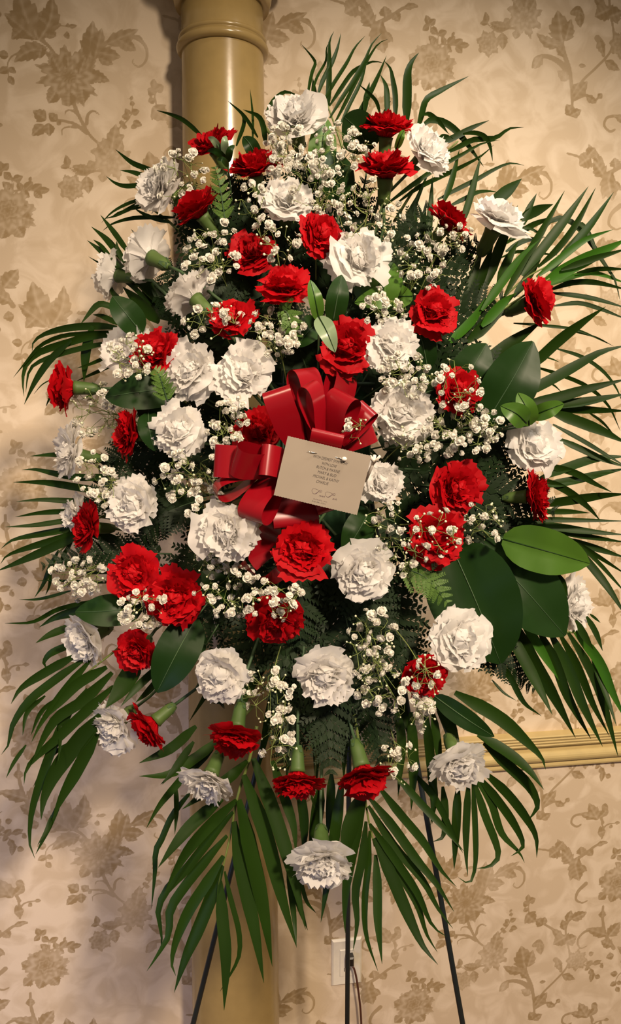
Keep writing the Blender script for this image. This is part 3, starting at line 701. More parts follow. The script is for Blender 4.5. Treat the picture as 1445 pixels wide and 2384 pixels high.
frond('large dark palm frond drooping to the lower corner below the white carnations', (0, 1260), 3.14, [(1150,500),(900,750),(650,950)],
 [([(560,830),(330,960),(150,1080),(80,1190)],92), ([(620,860),(380,1030),(200,1180),(90,1350),(60,1490),(10,1560)],96), ([(660,870),(480,1080),(300,1330),(230,1470)],82), ([(780,920),(560,1050),(440,1180),(340,1290)],110), ([(820,960),(600,1170),(400,1310),(230,1620)],118), ([(830,1060),(600,1270),(420,1440),(200,1650),(175,1780)],108),
  ([(760,1250),(560,1480),(400,1700),(320,1890),(300,2040)],170), ([(720,1380),(560,1680),(450,1880),(380,2040)],130), ([(330,1130),(200,1250),(165,1420)],48), ([(410,1150),(300,1250),(225,1420)],48), ([(430,1240),(440,1450),(425,1610)],44), ([(190,1490),(100,1620),(45,1730)],38),
  ([(1180,900),(1010,1060),(880,1210)],80), ([(1180,980),(1080,1100),(990,1180)],74), ([(600,1450),(450,1510),(350,1600),(240,1800)],38), ([(1020,860),(880,1080),(770,1220)],200), ([(640,1080),(480,1290),(250,1900),(215,2200),(255,2320)],90), ([(450,1880),(330,2150),(260,2290)],60), ([(380,2000),(340,2120),(275,2220)],50)], 1.13, 1.11, ws=0.70)
frond('palm frond with separate blades pointing sideways beside the two carnations at mid height', (0, 980), 4.25, [(1300,900),(1000,950),(740,1100)],
 [([(1150,380),(800,340),(500,335),(300,348)],76), ([(1130,540),(800,560),(540,520),(350,480),(215,485)],76), ([(1120,720),(780,660),(450,610),(130,605)],86), ([(1050,810),(680,790),(400,780),(160,798)],60), ([(900,890),(640,895),(400,910),(150,950)],60), ([(900,970),(640,990),(350,1030),(50,1050)],60),
  ([(900,1040),(700,1070),(400,1120),(120,1180),(10,1265)],70), ([(900,1080),(740,1120),(500,1190),(200,1280),(60,1340),(5,1415)],80), ([(850,1110),(740,1150),(500,1260),(200,1390),(-40,1490)],92), ([(1200,1190),(1000,1140),(800,1090)],100), ([(1180,430),(1000,370),(800,300)],90), ([(1150,650),(960,580),(840,540)],90)], 1.15, 1.16)
frond('small palm frond hanging down beside the pale fern, close to the wall', (0, 980), 4.25, [(800,1050),(700,1180),(580,1300)],
 [([(580,1280),(500,1440),(430,1610),(340,1750)],58), ([(500,1430),(490,1620),(450,1725)],32), ([(1150,1600),(800,1590),(560,1580),(360,1578)],32), ([(700,1680),(400,1760),(190,1770)],32), ([(720,1180),(620,1350),(590,1510)],42), ([(1150,1500),(900,1500),(700,1530)],40)], 1.18, 1.2)
frond('palm frond bending over sideways above the red carnation in profile, tips drooping', (0, 560), 4.817, [(1600,800),(1420,920),(1320,1010),(1300,1140)],
 [([(1380,990),(1150,960),(850,970),(550,1030),(380,1130),(360,1250)],86), ([(1310,1015),(1000,1040),(700,1070),(450,1180),(300,1350),(150,1535)],58), ([(1310,1060),(1000,1080),(750,1150),(450,1250),(300,1380),(255,1550),(270,1750)],92), ([(1310,1130),(950,1200),(650,1280),(400,1380),(320,1480),(290,1700)],64),
  ([(800,1120),(560,1340),(400,1570),(270,1840)],82), ([(1040,960),(970,1200),(950,1400),(940,1590)],125), ([(1340,1240),(1000,1390),(860,1430)],44), ([(1350,1360),(1050,1490),(850,1580)],44), ([(640,1530),(480,1610),(380,1720)],12), ([(1360,790),(1150,710),(1080,730),(900,940)],76), ([(1360,950),(1150,850),(1040,830)],64), ([(1400,1620),(1100,1700),(900,1790)],34), ([(600,1680),(550,1780),(515,1860)],26)], 1.16, 1.18)
frond('palm frond with spiky tips behind the white carnations on the upper side edge', (200, 360), 3.284, [(720,1330),(500,1100),(330,940)],
 [([(400,1010),(180,790),(10,655)],80), ([(300,830),(230,735),(150,640),(40,550)],60), ([(330,760),(220,600),(110,460)],50), ([(200,800),(110,690),(55,650)],34), ([(500,1150),(350,1000),(200,890),(20,780)],46), ([(300,830),(240,720),(235,660)],44), ([(720,1230),(500,1020),(300,880)],150), ([(660,1260),(500,1130),(430,980)],130), ([(340,1180),(210,1060),(175,960)],46), ([(560,1280),(400,1130),(280,1010)],120)], 1.16, 1.18)
frond('thin palm frond bending sideways under the white carnation near the column', (200, 360), 3.284, [(760,640),(620,500),(460,390)],
 [([(560,320),(460,335),(330,370),(200,440),(120,520)],27), ([(540,350),(440,360),(300,430),(220,470),(140,490)],32), ([(600,385),(510,390),(380,410),(250,440),(190,480)],20), ([(680,480),(450,480),(330,490),(200,530),(130,580)],34), ([(640,520),(500,480),(400,430),(360,395)],34), ([(560,620),(510,570),(485,525)],28), ([(400,640),(370,600),(345,570)],14)], 1.17, 1.19)
frond('few short palm blades poking out beside the white carnation near the column', (200, 360), 3.284, [(760,500),(620,300),(500,180)],
 [([(560,150),(470,110),(350,60),(225,-40)],42), ([(530,170),(430,155),(340,130),(260,120)],38), ([(530,220),(430,230),(300,240),(220,215),(155,165)],38), ([(900,-130),(750,-260),(640,-310),(540,-338)],40)], 1.18, 1.19)
frond('small palm blades curling over beside the topmost white carnation against the column', (560, 200), 1.0, [(80,130),(60,100),(45,70)],
 [([(620,275),(632,232),(660,214),(700,222)],14), ([(40,120),(8,70),(-30,35)],9), ([(28,130),(28,70),(22,8)],6), ([(-10,140),(8,75),(-25,38)],11), ([(60,140),(45,75),(5,55)],14), ([(90,110),(65,62),(100,15),(140,25)],14)][1:], 1.19, 1.2)
frond('dark palm frond hanging behind the carnations at the bottom middle of the spray', (0, 0), 1.0, [(760,1300),(755,1450),(750,1560)],
 [([(700,1480),(640,1620),(600,1800)],30), ([(730,1500),(690,1650),(665,1820)],30), ([(760,1520),(740,1680),(735,1840)],32), ([(790,1500),(800,1660),(800,1820)],32), ([(820,1490),(860,1630),(880,1780)],30), ([(850,1470),(920,1600),(960,1740)],30), ([(880,1450),(980,1560),(1040,1700)],28), ([(670,1460),(580,1600),(520,1740)],28), ([(640,1440),(520,1560),(440,1680)],26)], 1.2, 1.19)

# ------------------------------------------------------------------ broad leaves
def broad_leaf(label, bx, by, tx, ty, w, mat, z=None, dz=0.0, roll=0.2, name='broad_leaf', cat='leaf', group='broad leaves among the flowers', cup=0.18, parent=None, origin=None):
    z = (dome((bx + tx) / 2, (by + ty) / 2) + 0.03) if z is None else z
    a, b = at(bx, by, z + 0.012), at(tx, ty, z + dz)
    mid = (a + b) / 2 - C_F * 0.012 * (1 if dz <= 0.01 else -1)
    n, k = 13, 7
    C = catmull([a, mid, b], n); wid = w / FPX * z
    vs = []
    for i in range(n):
        t = i / (n - 1); P = Vector(C[i]); T = Vector(C[min(i+1, n-1)] - C[max(i-1, 0)]).normalized()
        side = T.cross((P - CAM).normalized()).normalized(); side = Quaternion(T, roll) @ side; nrm = side.cross(T)
        h = wid / 2 * 2.25 * (t * 0.97 + 0.012) ** 0.52 * (1.0 - t * 0.995) ** 0.72
        for j in range(k):
            s = -1 + 2 * j / (k - 1)
            wav = 0.05 * math.sin(t * 16 + s * 2) * abs(s)
            vs.append(P + side * h * s - nrm * h * (cup * abs(s) + wav - 0.03 * math.cos(abs(s) * 9 - t * 40) * (0 < abs(s) < 0.95)))
    fs = [(i*k+j, i*k+j+1, (i+1)*k+j+1, (i+1)*k+j) for i in range(n-1) for j in range(k-1)]
    st = MB(); foc = FOAM + (a - FOAM) * 0.35
    if parent is not None:
        m = MB(); m.v = vs; m.f = fs; return m.build('leaf_blade', M[mat], parent, origin)
    o = thing(name, label, cat, a, group)
    m = MB(); m.v = vs; m.f = fs; m.build('leaf_blade', M[mat], o, a)
    st.tube([Vector(q) for q in catmull([b.lerp(a, 1.0), a.lerp(foc, 0.4) + C_F * 0.01, foc], 8)], 0.0014, 5); st.build('leaf_stalk', M['stem'], o, a)
    r = MB(); r.tube([Vector(C[i]) - (C_F * 0.0006) for i in range(n)], list(np.linspace(0.0011, 0.0003, n)), 4); r.build('leaf_midrib', M['salal'] if mat != 'salal' else M['stem'], o, a)
    return o

G_, LG, GR = 'salal', 'salal_light', 'salal_grey'
broad_leaf('bright green leaf standing up beside the topmost white carnation', 742, 425, 757, 272, 70, LG)
broad_leaf('dark rounded leaf behind the topmost red carnation', 862, 350, 800, 272, 95, G_, roll=-.2)
broad_leaf('dark leaf among baby’s breath below the topmost flowers', 790, 470, 772, 350, 85, G_)
broad_leaf('bright green leaf beside the front-facing white carnation, upper middle', 850, 715, 915, 612, 120, LG, roll=-.3)
broad_leaf('bright green leaf lying flat under the front-facing white carnation, upper middle', 960, 690, 825, 705, 60, LG)
broad_leaf('narrow green leaf standing beside the upper middle red carnation', 742, 745, 722, 652, 40, LG, z=1.02, roll=.5)
broad_leaf('dark oval leaf standing beneath the front-facing white carnation, upper middle', 775, 748, 795, 640, 56, G_, z=1.03)
broad_leaf('pale grey-green leaf hanging over the red carnation above the bow', 742, 738, 780, 820, 46, GR, z=0.99, roll=-.2)
broad_leaf('dark leaf in shade above the red ribbon bow', 745, 745, 690, 808, 62, G_)
broad_leaf('dark leaf standing beside the red carnation on the right side', 995, 860, 965, 745, 60, G_)
broad_leaf('dark green leaf with pointed tip above the red carnation, right side', 1060, 915, 1132, 800, 100, G_, z=1.08)
broad_leaf('large glossy leaf pointing up beside the palm blades on the right side', 1130, 985, 1240, 795, 135, G_, z=1.07, roll=.3)
broad_leaf('light green leaf above the white carnation at the right edge', 1225, 985, 1165, 945, 55, LG, z=1.04)
broad_leaf('small rounded light green leaf standing above the white carnation at the right edge', 1232, 990, 1205, 915, 50, LG, z=1.05)
broad_leaf('yellow-green leaf with hooked tip above the white carnation at the right edge', 1232, 970, 1312, 940, 42, LG, z=1.05)
broad_leaf('large bright leaf with veins pointing to the edge above the lone white carnation', 1170, 1255, 1372, 1312, 112, LG, z=1.09, roll=.15)
broad_leaf('huge dark leaf behind the white carnation on the lower right side', 1050, 1270, 1165, 1545, 215, G_, z=1.11, roll=.1)
broad_leaf('big dark leaf beside the lone white carnation at the edge', 1120, 1265, 1315, 1480, 170, G_, z=1.115, roll=-.2)
broad_leaf('dark leaf hanging below the small red carnation on the left side', 455, 1440, 365, 1612, 105, G_, z=1.08, roll=.1)
broad_leaf('dark leaf pointing sideways above the white carnation in profile, lower left side', 330, 1415, 175, 1425, 80, G_, z=1.11)
broad_leaf('dark leaf behind the white carnation half hidden on the left side', 330, 775, 262, 690, 70, G_, z=1.1)
broad_leaf('broad leaf pointing sideways below the half hidden white carnation', 420, 905, 245, 925, 95, G_, z=1.085, roll=.3)
broad_leaf('dark leaf beside the front-facing white carnation on the left side', 400, 880, 330, 985, 80, G_, z=1.09)
broad_leaf('dark leaf tucked behind the profile red carnation on the left side', 345, 960, 360, 1050, 55, G_, z=1.07)
broad_leaf('green leaf beside the column behind two upper red carnations', 600, 372, 566, 318, 38, G_, z=1.12)
broad_leaf('dark leaf below the card in the middle of the spray', 860, 1190, 800, 1290, 75, G_, z=1.07)
broad_leaf('shaded leaf under the ribbon bow between lower flowers', 545, 1390, 470, 1330, 60, G_, z=1.1)
broad_leaf('mottled green blade fanning out below the lower red carnation', 1010, 1620, 1150, 1715, 50, G_, z=1.1)
broad_leaf('shaded broad leaf below the white carnation on the lower left side', 480, 1500, 380, 1480, 80, G_, z=1.12)
broad_leaf('small green leaf in front of the topmost red carnation’s petals', 922, 348, 941, 303, 20, LG, z=1.085, roll=.4)
sp = thing('leaf_sprig', 'grey-green sprig of slim leaves over the upper red carnation by the column', 'leaf sprig', at(530, 380, 1.07))
o_ = at(530, 380, 1.07)
m = MB(); m.tube([at(540, 470, 1.1), at(530, 380, 1.075), at(505, 335, 1.06)], 0.0013, 6); m.build('stem', M['stem'], sp, o_)
for (bx, by, tx, ty, w_, mt) in ((515,352,484,320,17,GR), (524,362,526,316,19,GR), (526,370,482,352,17,G_), (530,378,546,338,17,G_), (532,388,506,372,15,G_)):
    broad_leaf('', bx, by, tx, ty, w_, mt, z=1.06, roll=random.uniform(-.4, .4), parent=sp, origin=o_)

# ------------------------------------------------------------------ fern fronds
def pinna_mesh(name, mat, seed):
    r = random.Random(seed); m = MB(); n = 8
    for i in range(n):
        t = i / n; L = 0.30 * (1 - t) ** 0.7 + 0.05
        for s in (-1, 1):
            a = math.radians(48 + 10 * t) ; d = Vector((math.cos(a), s * math.sin(a), r.uniform(-.12, .12)))
            p = Vector((t, 0, 0)); e = p + d * L; q = Vector((-d.y, d.x, 0)) * L * 0.28
            m.add([p - Vector((0.03, 0, 0)), p + d * L * .5 + q, e, p + d * L * .5 - q, p + Vector((0.03, 0, 0))], [(0, 1, 2, 3), (0, 3, 4)] if s > 0 else [(0, 3, 2, 1), (0, 4, 3)])
    m.add([(0, -.02, 0), (1.08, 0, 0), (0, .02, 0)], [(0, 1, 2)])
    return new_mesh(name, m.v, m.f, mat, False)
PIN = {k: [pinna_mesh('pinna', M[k], s) for s in range(3)] for k in ('fern', 'fern_light')}

def fern(label, bx, by, tx, ty, w, z0, z1, mat='fern', n=11):
    a, b = at(bx, by, z0), at(tx, ty, z1)
    mid = (a + b) / 2 + C_U * 0.012 - C_F * 0.015
    o = thing('fern_frond', label, 'fern', a, 'fern fronds filling the spray')
    C = catmull([a, mid, b], 20); m = MB(); m.tube([Vector(q) for q in C], list(np.linspace(.0014, .0004, 20)), 5); m.build('midrib', M['stem'], o, a)
    W = w / FPX * z0
    for i in range(n):
        t = 0.10 + 0.88 * i / (n - 1); f = t * 19; k = min(18, int(f)); P = Vector(C[k]).lerp(Vector(C[k + 1]), f - k)
        T = Vector(C[min(k+1, 19)] - C[max(k-1, 0)]).normalized()
        side0 = T.cross((P - CAM).normalized()).normalized()
        for s in (-1, 1):
            L = W * 0.62 * (1 - t) ** 0.6 + 0.006
            d = (side0 * s + T * 0.75 + C_F * random.uniform(-.25, .25)).normalized()
            up = d.cross(side0 * s).cross(d); nz = (-(P - CAM)).normalized(); nz = (nz - d * nz.dot(d)).normalized(); y = nz.cross(d)
            R_ = Matrix(((d.x, y.x, nz.x), (d.y, y.y, nz.y), (d.z, y.z, nz.z))).to_quaternion()
            q = link('pinna', random.choice(PIN[mat]), o, P - a)
            q.rotation_mode = 'QUATERNION'; q.rotation_quaternion = R_; q.scale = (L, L * 0.9, L)
    return o

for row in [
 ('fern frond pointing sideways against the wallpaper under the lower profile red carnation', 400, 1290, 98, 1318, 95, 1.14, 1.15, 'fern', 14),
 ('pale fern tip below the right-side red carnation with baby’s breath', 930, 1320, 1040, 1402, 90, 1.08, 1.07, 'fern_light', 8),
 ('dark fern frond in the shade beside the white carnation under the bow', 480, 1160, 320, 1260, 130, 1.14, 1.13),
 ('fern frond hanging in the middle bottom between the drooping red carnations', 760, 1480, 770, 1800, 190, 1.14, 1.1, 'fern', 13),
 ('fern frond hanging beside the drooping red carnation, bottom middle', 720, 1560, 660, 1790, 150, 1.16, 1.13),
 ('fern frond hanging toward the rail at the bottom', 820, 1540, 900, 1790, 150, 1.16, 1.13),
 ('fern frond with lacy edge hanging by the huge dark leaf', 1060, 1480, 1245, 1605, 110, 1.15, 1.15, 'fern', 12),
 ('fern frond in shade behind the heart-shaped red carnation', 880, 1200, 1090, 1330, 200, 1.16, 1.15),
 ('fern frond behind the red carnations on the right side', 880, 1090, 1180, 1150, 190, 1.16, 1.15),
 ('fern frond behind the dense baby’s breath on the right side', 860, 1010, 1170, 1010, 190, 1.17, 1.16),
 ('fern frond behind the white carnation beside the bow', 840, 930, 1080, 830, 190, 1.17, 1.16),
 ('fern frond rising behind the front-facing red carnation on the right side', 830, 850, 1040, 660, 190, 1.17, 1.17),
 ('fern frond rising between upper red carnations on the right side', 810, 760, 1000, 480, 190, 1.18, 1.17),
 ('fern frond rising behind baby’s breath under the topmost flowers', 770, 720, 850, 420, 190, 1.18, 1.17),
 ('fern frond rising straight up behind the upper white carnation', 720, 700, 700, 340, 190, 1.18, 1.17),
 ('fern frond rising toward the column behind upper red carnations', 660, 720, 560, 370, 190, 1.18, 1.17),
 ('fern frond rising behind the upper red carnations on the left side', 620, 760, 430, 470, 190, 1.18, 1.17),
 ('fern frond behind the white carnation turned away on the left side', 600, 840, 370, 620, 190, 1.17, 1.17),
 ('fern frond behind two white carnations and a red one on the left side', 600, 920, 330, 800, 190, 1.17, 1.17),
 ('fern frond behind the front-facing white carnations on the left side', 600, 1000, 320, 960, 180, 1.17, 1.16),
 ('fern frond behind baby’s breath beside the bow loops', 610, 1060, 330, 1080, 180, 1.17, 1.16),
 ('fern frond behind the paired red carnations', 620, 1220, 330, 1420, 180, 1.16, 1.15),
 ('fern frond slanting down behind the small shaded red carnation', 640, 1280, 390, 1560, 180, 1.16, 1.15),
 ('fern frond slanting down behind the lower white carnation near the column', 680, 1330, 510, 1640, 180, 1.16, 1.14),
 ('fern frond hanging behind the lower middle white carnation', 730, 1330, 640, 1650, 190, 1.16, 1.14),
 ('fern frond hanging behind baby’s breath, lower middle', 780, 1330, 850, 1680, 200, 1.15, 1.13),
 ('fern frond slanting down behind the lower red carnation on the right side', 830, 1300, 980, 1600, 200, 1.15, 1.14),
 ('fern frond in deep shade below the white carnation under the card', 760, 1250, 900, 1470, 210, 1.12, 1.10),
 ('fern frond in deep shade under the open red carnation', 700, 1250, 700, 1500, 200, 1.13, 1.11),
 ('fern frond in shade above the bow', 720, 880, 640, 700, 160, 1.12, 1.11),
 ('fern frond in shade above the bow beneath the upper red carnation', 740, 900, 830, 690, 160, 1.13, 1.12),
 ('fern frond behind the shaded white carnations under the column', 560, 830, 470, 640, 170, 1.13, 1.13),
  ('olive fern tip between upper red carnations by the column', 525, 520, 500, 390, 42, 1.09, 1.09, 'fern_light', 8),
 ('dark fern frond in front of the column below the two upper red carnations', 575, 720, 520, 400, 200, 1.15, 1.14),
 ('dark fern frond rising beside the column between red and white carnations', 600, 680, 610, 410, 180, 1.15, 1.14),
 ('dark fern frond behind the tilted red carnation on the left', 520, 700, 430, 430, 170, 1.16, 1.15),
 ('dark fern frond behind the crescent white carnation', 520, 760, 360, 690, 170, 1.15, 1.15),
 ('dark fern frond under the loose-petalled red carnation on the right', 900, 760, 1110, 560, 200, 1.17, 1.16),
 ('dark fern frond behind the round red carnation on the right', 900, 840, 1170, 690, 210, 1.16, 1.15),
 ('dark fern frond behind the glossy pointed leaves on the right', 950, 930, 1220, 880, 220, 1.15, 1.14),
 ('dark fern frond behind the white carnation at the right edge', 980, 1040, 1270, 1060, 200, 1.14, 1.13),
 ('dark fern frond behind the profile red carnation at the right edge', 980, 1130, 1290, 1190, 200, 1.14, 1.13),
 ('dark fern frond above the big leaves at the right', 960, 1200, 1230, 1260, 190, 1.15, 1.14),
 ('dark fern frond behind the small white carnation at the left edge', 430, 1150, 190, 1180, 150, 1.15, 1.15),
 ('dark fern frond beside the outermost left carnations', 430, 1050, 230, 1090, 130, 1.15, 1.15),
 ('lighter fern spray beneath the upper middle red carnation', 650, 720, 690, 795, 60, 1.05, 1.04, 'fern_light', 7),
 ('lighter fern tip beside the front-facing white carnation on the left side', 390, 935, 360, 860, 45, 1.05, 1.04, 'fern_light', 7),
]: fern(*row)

# ------------------------------------------------------------------ carnations
def petal(L, e0, e1, W, nu, nv, rs, base_r, ruffle, waves, curl=0.0):
    """one fan-shaped petal pointing along +X, axis of the flower +Z; returns (nu*nv, 3)"""
    u = np.linspace(0, 1, nu); v = np.linspace(-1, 1, nv)
    ang = np.radians(e0 + (e1 - e0) * np.clip(u / 0.75, 0, 1) ** 1.2) - curl * np.clip(u - 0.7, 0, 1) * 3
    du = np.concatenate([[0], np.full(nu - 1, 1 / (nu - 1))])
    r = np.cumsum(np.cos(ang) * du) * L + base_r; z = np.cumsum(np.sin(ang) * du) * L
    U, V = np.meshgrid(u, v, indexing='ij')
    ph, ph2 = rs.uniform(0, 6.28, 2)
    sh = 1 - 0.20 * V ** 2 * U                                # rounded end
    tooth = 1 + U ** 6 * (0.055 * np.sign(np.sin(V * 19 + ph)) * np.abs(np.sin(V * 19 + ph)) + rs.uniform(-.05, .05) + 0.06 * np.sin(V * 4 + ph2))
    k = sh * tooth
    Rr = base_r + (r - base_r)[:, None] * k; Zz = z[:, None] * k
    Y = V * W * L * (0.10 + 0.90 * U ** 0.85)
    wob = ruffle * L * U ** 1.6 * (np.sin(V * waves * 3.14159 + ph) + 0.45 * np.sin(V * waves * 6.9 + ph2)) * (0.5 + 0.5 * np.abs(V) ** 0.5)
    A = ang[:, None]
    X = Rr - np.sin(A) * wob; Zc = Zz + np.cos(A) * wob + 0.10 * L * (V ** 2) * U * 0.6
    return np.stack([X, Y, Zc], -1).reshape(-1, 3)

def grid_faces(nu, nv, off=0):
    return [(off + i*nv+j, off + i*nv+j+1, off + (i+1)*nv+j+1, off + (i+1)*nv+j) for i in range(nu-1) for j in range(nv-1)]

def rotz(P, a):
    c, s = math.cos(a), math.sin(a)
    return np.stack([P[:, 0]*c - P[:, 1]*s, P[:, 0]*s + P[:, 1]*c, P[:, 2]], -1)

def heart_of_flower(rs, r, h, off, n=16, k=9):
    """closed lumpy core standing for innermost petals, added to fill the dark hollow"""
    th = np.linspace(0.06, 3.0, k); ph = np.linspace(0, 2 * math.pi, n, endpoint=False)
    T, P = np.meshgrid(th, ph, indexing='ij')
    a, b, c = rs.uniform(0, 6.28, 3)
    q = r * (1 + 0.16 * np.sin(5 * P + a + 3 * T) + 0.12 * np.sin(9 * P + b - 4 * T) * np.sin(T) + rs.uniform(-.06, .06, T.shape))
    V = np.stack([q * np.sin(T) * np.cos(P), q * np.sin(T) * np.sin(P), h + q * 0.95 * np.cos(T)], -1).reshape(-1, 3)
    return V, [(off + i*n+j, off + (i+1)*n+j, off + (i+1)*n+(j+1) % n, off + i*n+(j+1) % n) for i in range(k-1) for j in range(n)]

RINGS = [(8, 1.10, 62, 10, 0.60), (8, 1.06, 74, 28, 0.58), (9, 1.02, 80, 45, 0.52), (9, 0.98, 84, 58, 0.50), (8, 0.93, 86, 72, 0.48), (8, 0.88, 88, 88, 0.46), (8, 0.84, 90, 106, 0.44), (5, 0.78, 90, 118, 0.40)]
FLOWER_GROUP = {'white': 'white carnations in the spray', 'red': 'red carnations in the spray'}

def carnation(color, px, py, r, f, label, dz=0.0, openness=1.0, n_skip=0):
    seed = int(px * 7 + py * 13); rs = np.random.RandomState(seed % 100000)
    z = dome(px, py) + dz
    R = r / FPX * z * 1.04
    ax = camdir(*f)
    ctr = at(px, py, z)
    base = ctr - ax * R * 0.45            # top of the calyx
    q = ax.to_track_quat('Z', 'Y') @ Quaternion((0, 0, 1), rs.uniform(0, 6.28))
    Rm = np.array(q.to_matrix())
    o = thing('carnation', label, 'carnation', base, FLOWER_GROUP[color])
    mat = M[color + '_petal']
    inner = []; ifaces = []; nu, nv = 8, 13; a1 = rs.uniform(0, 6.28); lop = rs.uniform(.05, .16)
    for ri, (n, L, e0, e1, W) in enumerate(RINGS):
        a0 = rs.uniform(0, 6.28)
        for k in range(n):
            a = a0 + 2 * math.pi * (k + rs.uniform(-.22, .22) * (1 + .35 * ri)) / n
            e = e1 + rs.uniform(-15, 15) * (1 + 0.12 * ri) + (1 - openness) * 25; Lk_ = L * (1 + lop * math.cos(2 * (a - a1))) * rs.uniform(.86, 1.10)
            P = petal(R * Lk_, e0, e, W * rs.uniform(.85, 1.15), nu, nv, rs, R * 0.05, 0.048 if ri else 0.045, rs.uniform(0.8, 1.8), rs.uniform(-.3, .6))
            P[:, 2] -= 0.02 * R * ri - 0.012 * R * (k % 2)
            P = rotz(P, a) @ Rm.T
            if ri == 0:
                link('petal', new_mesh('petal', P, grid_faces(nu, nv), mat), o)
            else:
                ifaces += grid_faces(nu, nv, len(inner) * nu * nv); inner.append(P)
    core, cf = heart_of_flower(rs, R * 0.40, R * 0.50, len(inner) * nu * nv)  # added core, keeps the flower's centre from going dark
    inner.append(core @ Rm.T); ifaces += cf
    q_ = link('inner_petals', new_mesh('inner_petals', np.concatenate(inner), ifaces, mat), o); q_['kind'] = 'stuff'
    # calyx and stem
    m = MB(); MQ = q.to_matrix().to_4x4()
    m.lathe([(.055, -.86), (.11, -.83), (.18, -.74), (.225, -.58), (.24, -.40), (.25, -.2), (.27, -.02), (.30, .12), (.20, .13)], 14, MQ @ Matrix.Scale(R, 4))
    cal = m.build('calyx', M['calyx'], o)
    m = MB()
    for k in range(4):
        a = k * 1.571 + .4; d = Vector((math.cos(a), math.sin(a), 0)); t = Vector((-d.y, d.x, 0))
        m.add([MQ @ ((d * .12 + Vector((0, 0, -.83)) - t * .10) * R), MQ @ ((d * .12 + Vector((0, 0, -.83)) + t * .10) * R), MQ @ ((d * .25 + Vector((0, 0, -.55)) + t * .05) * R), MQ @ ((d * .25 + Vector((0, 0, -.55))) * R), MQ @ ((d * .25 + Vector((0, 0, -.55)) - t * .05) * R)], [(0, 1, 2, 3, 4)])
    m.build('bract', M['stem'], cal)
    s0 = -ax * R * 0.84
    tgt = FOAM + Vector((rs.uniform(-.06, .06), 0, rs.uniform(-.11, .11))) - base
    s1 = s0 - ax * 0.045; s2 = tgt.lerp(s1, 0.35) + C_F * 0.01
    m = MB(); m.tube([Vector(c) for c in catmull([s0, s1, s2, tgt], 14)], 0.0024, 7); m.build('stem', M['stem'], o)
    return o

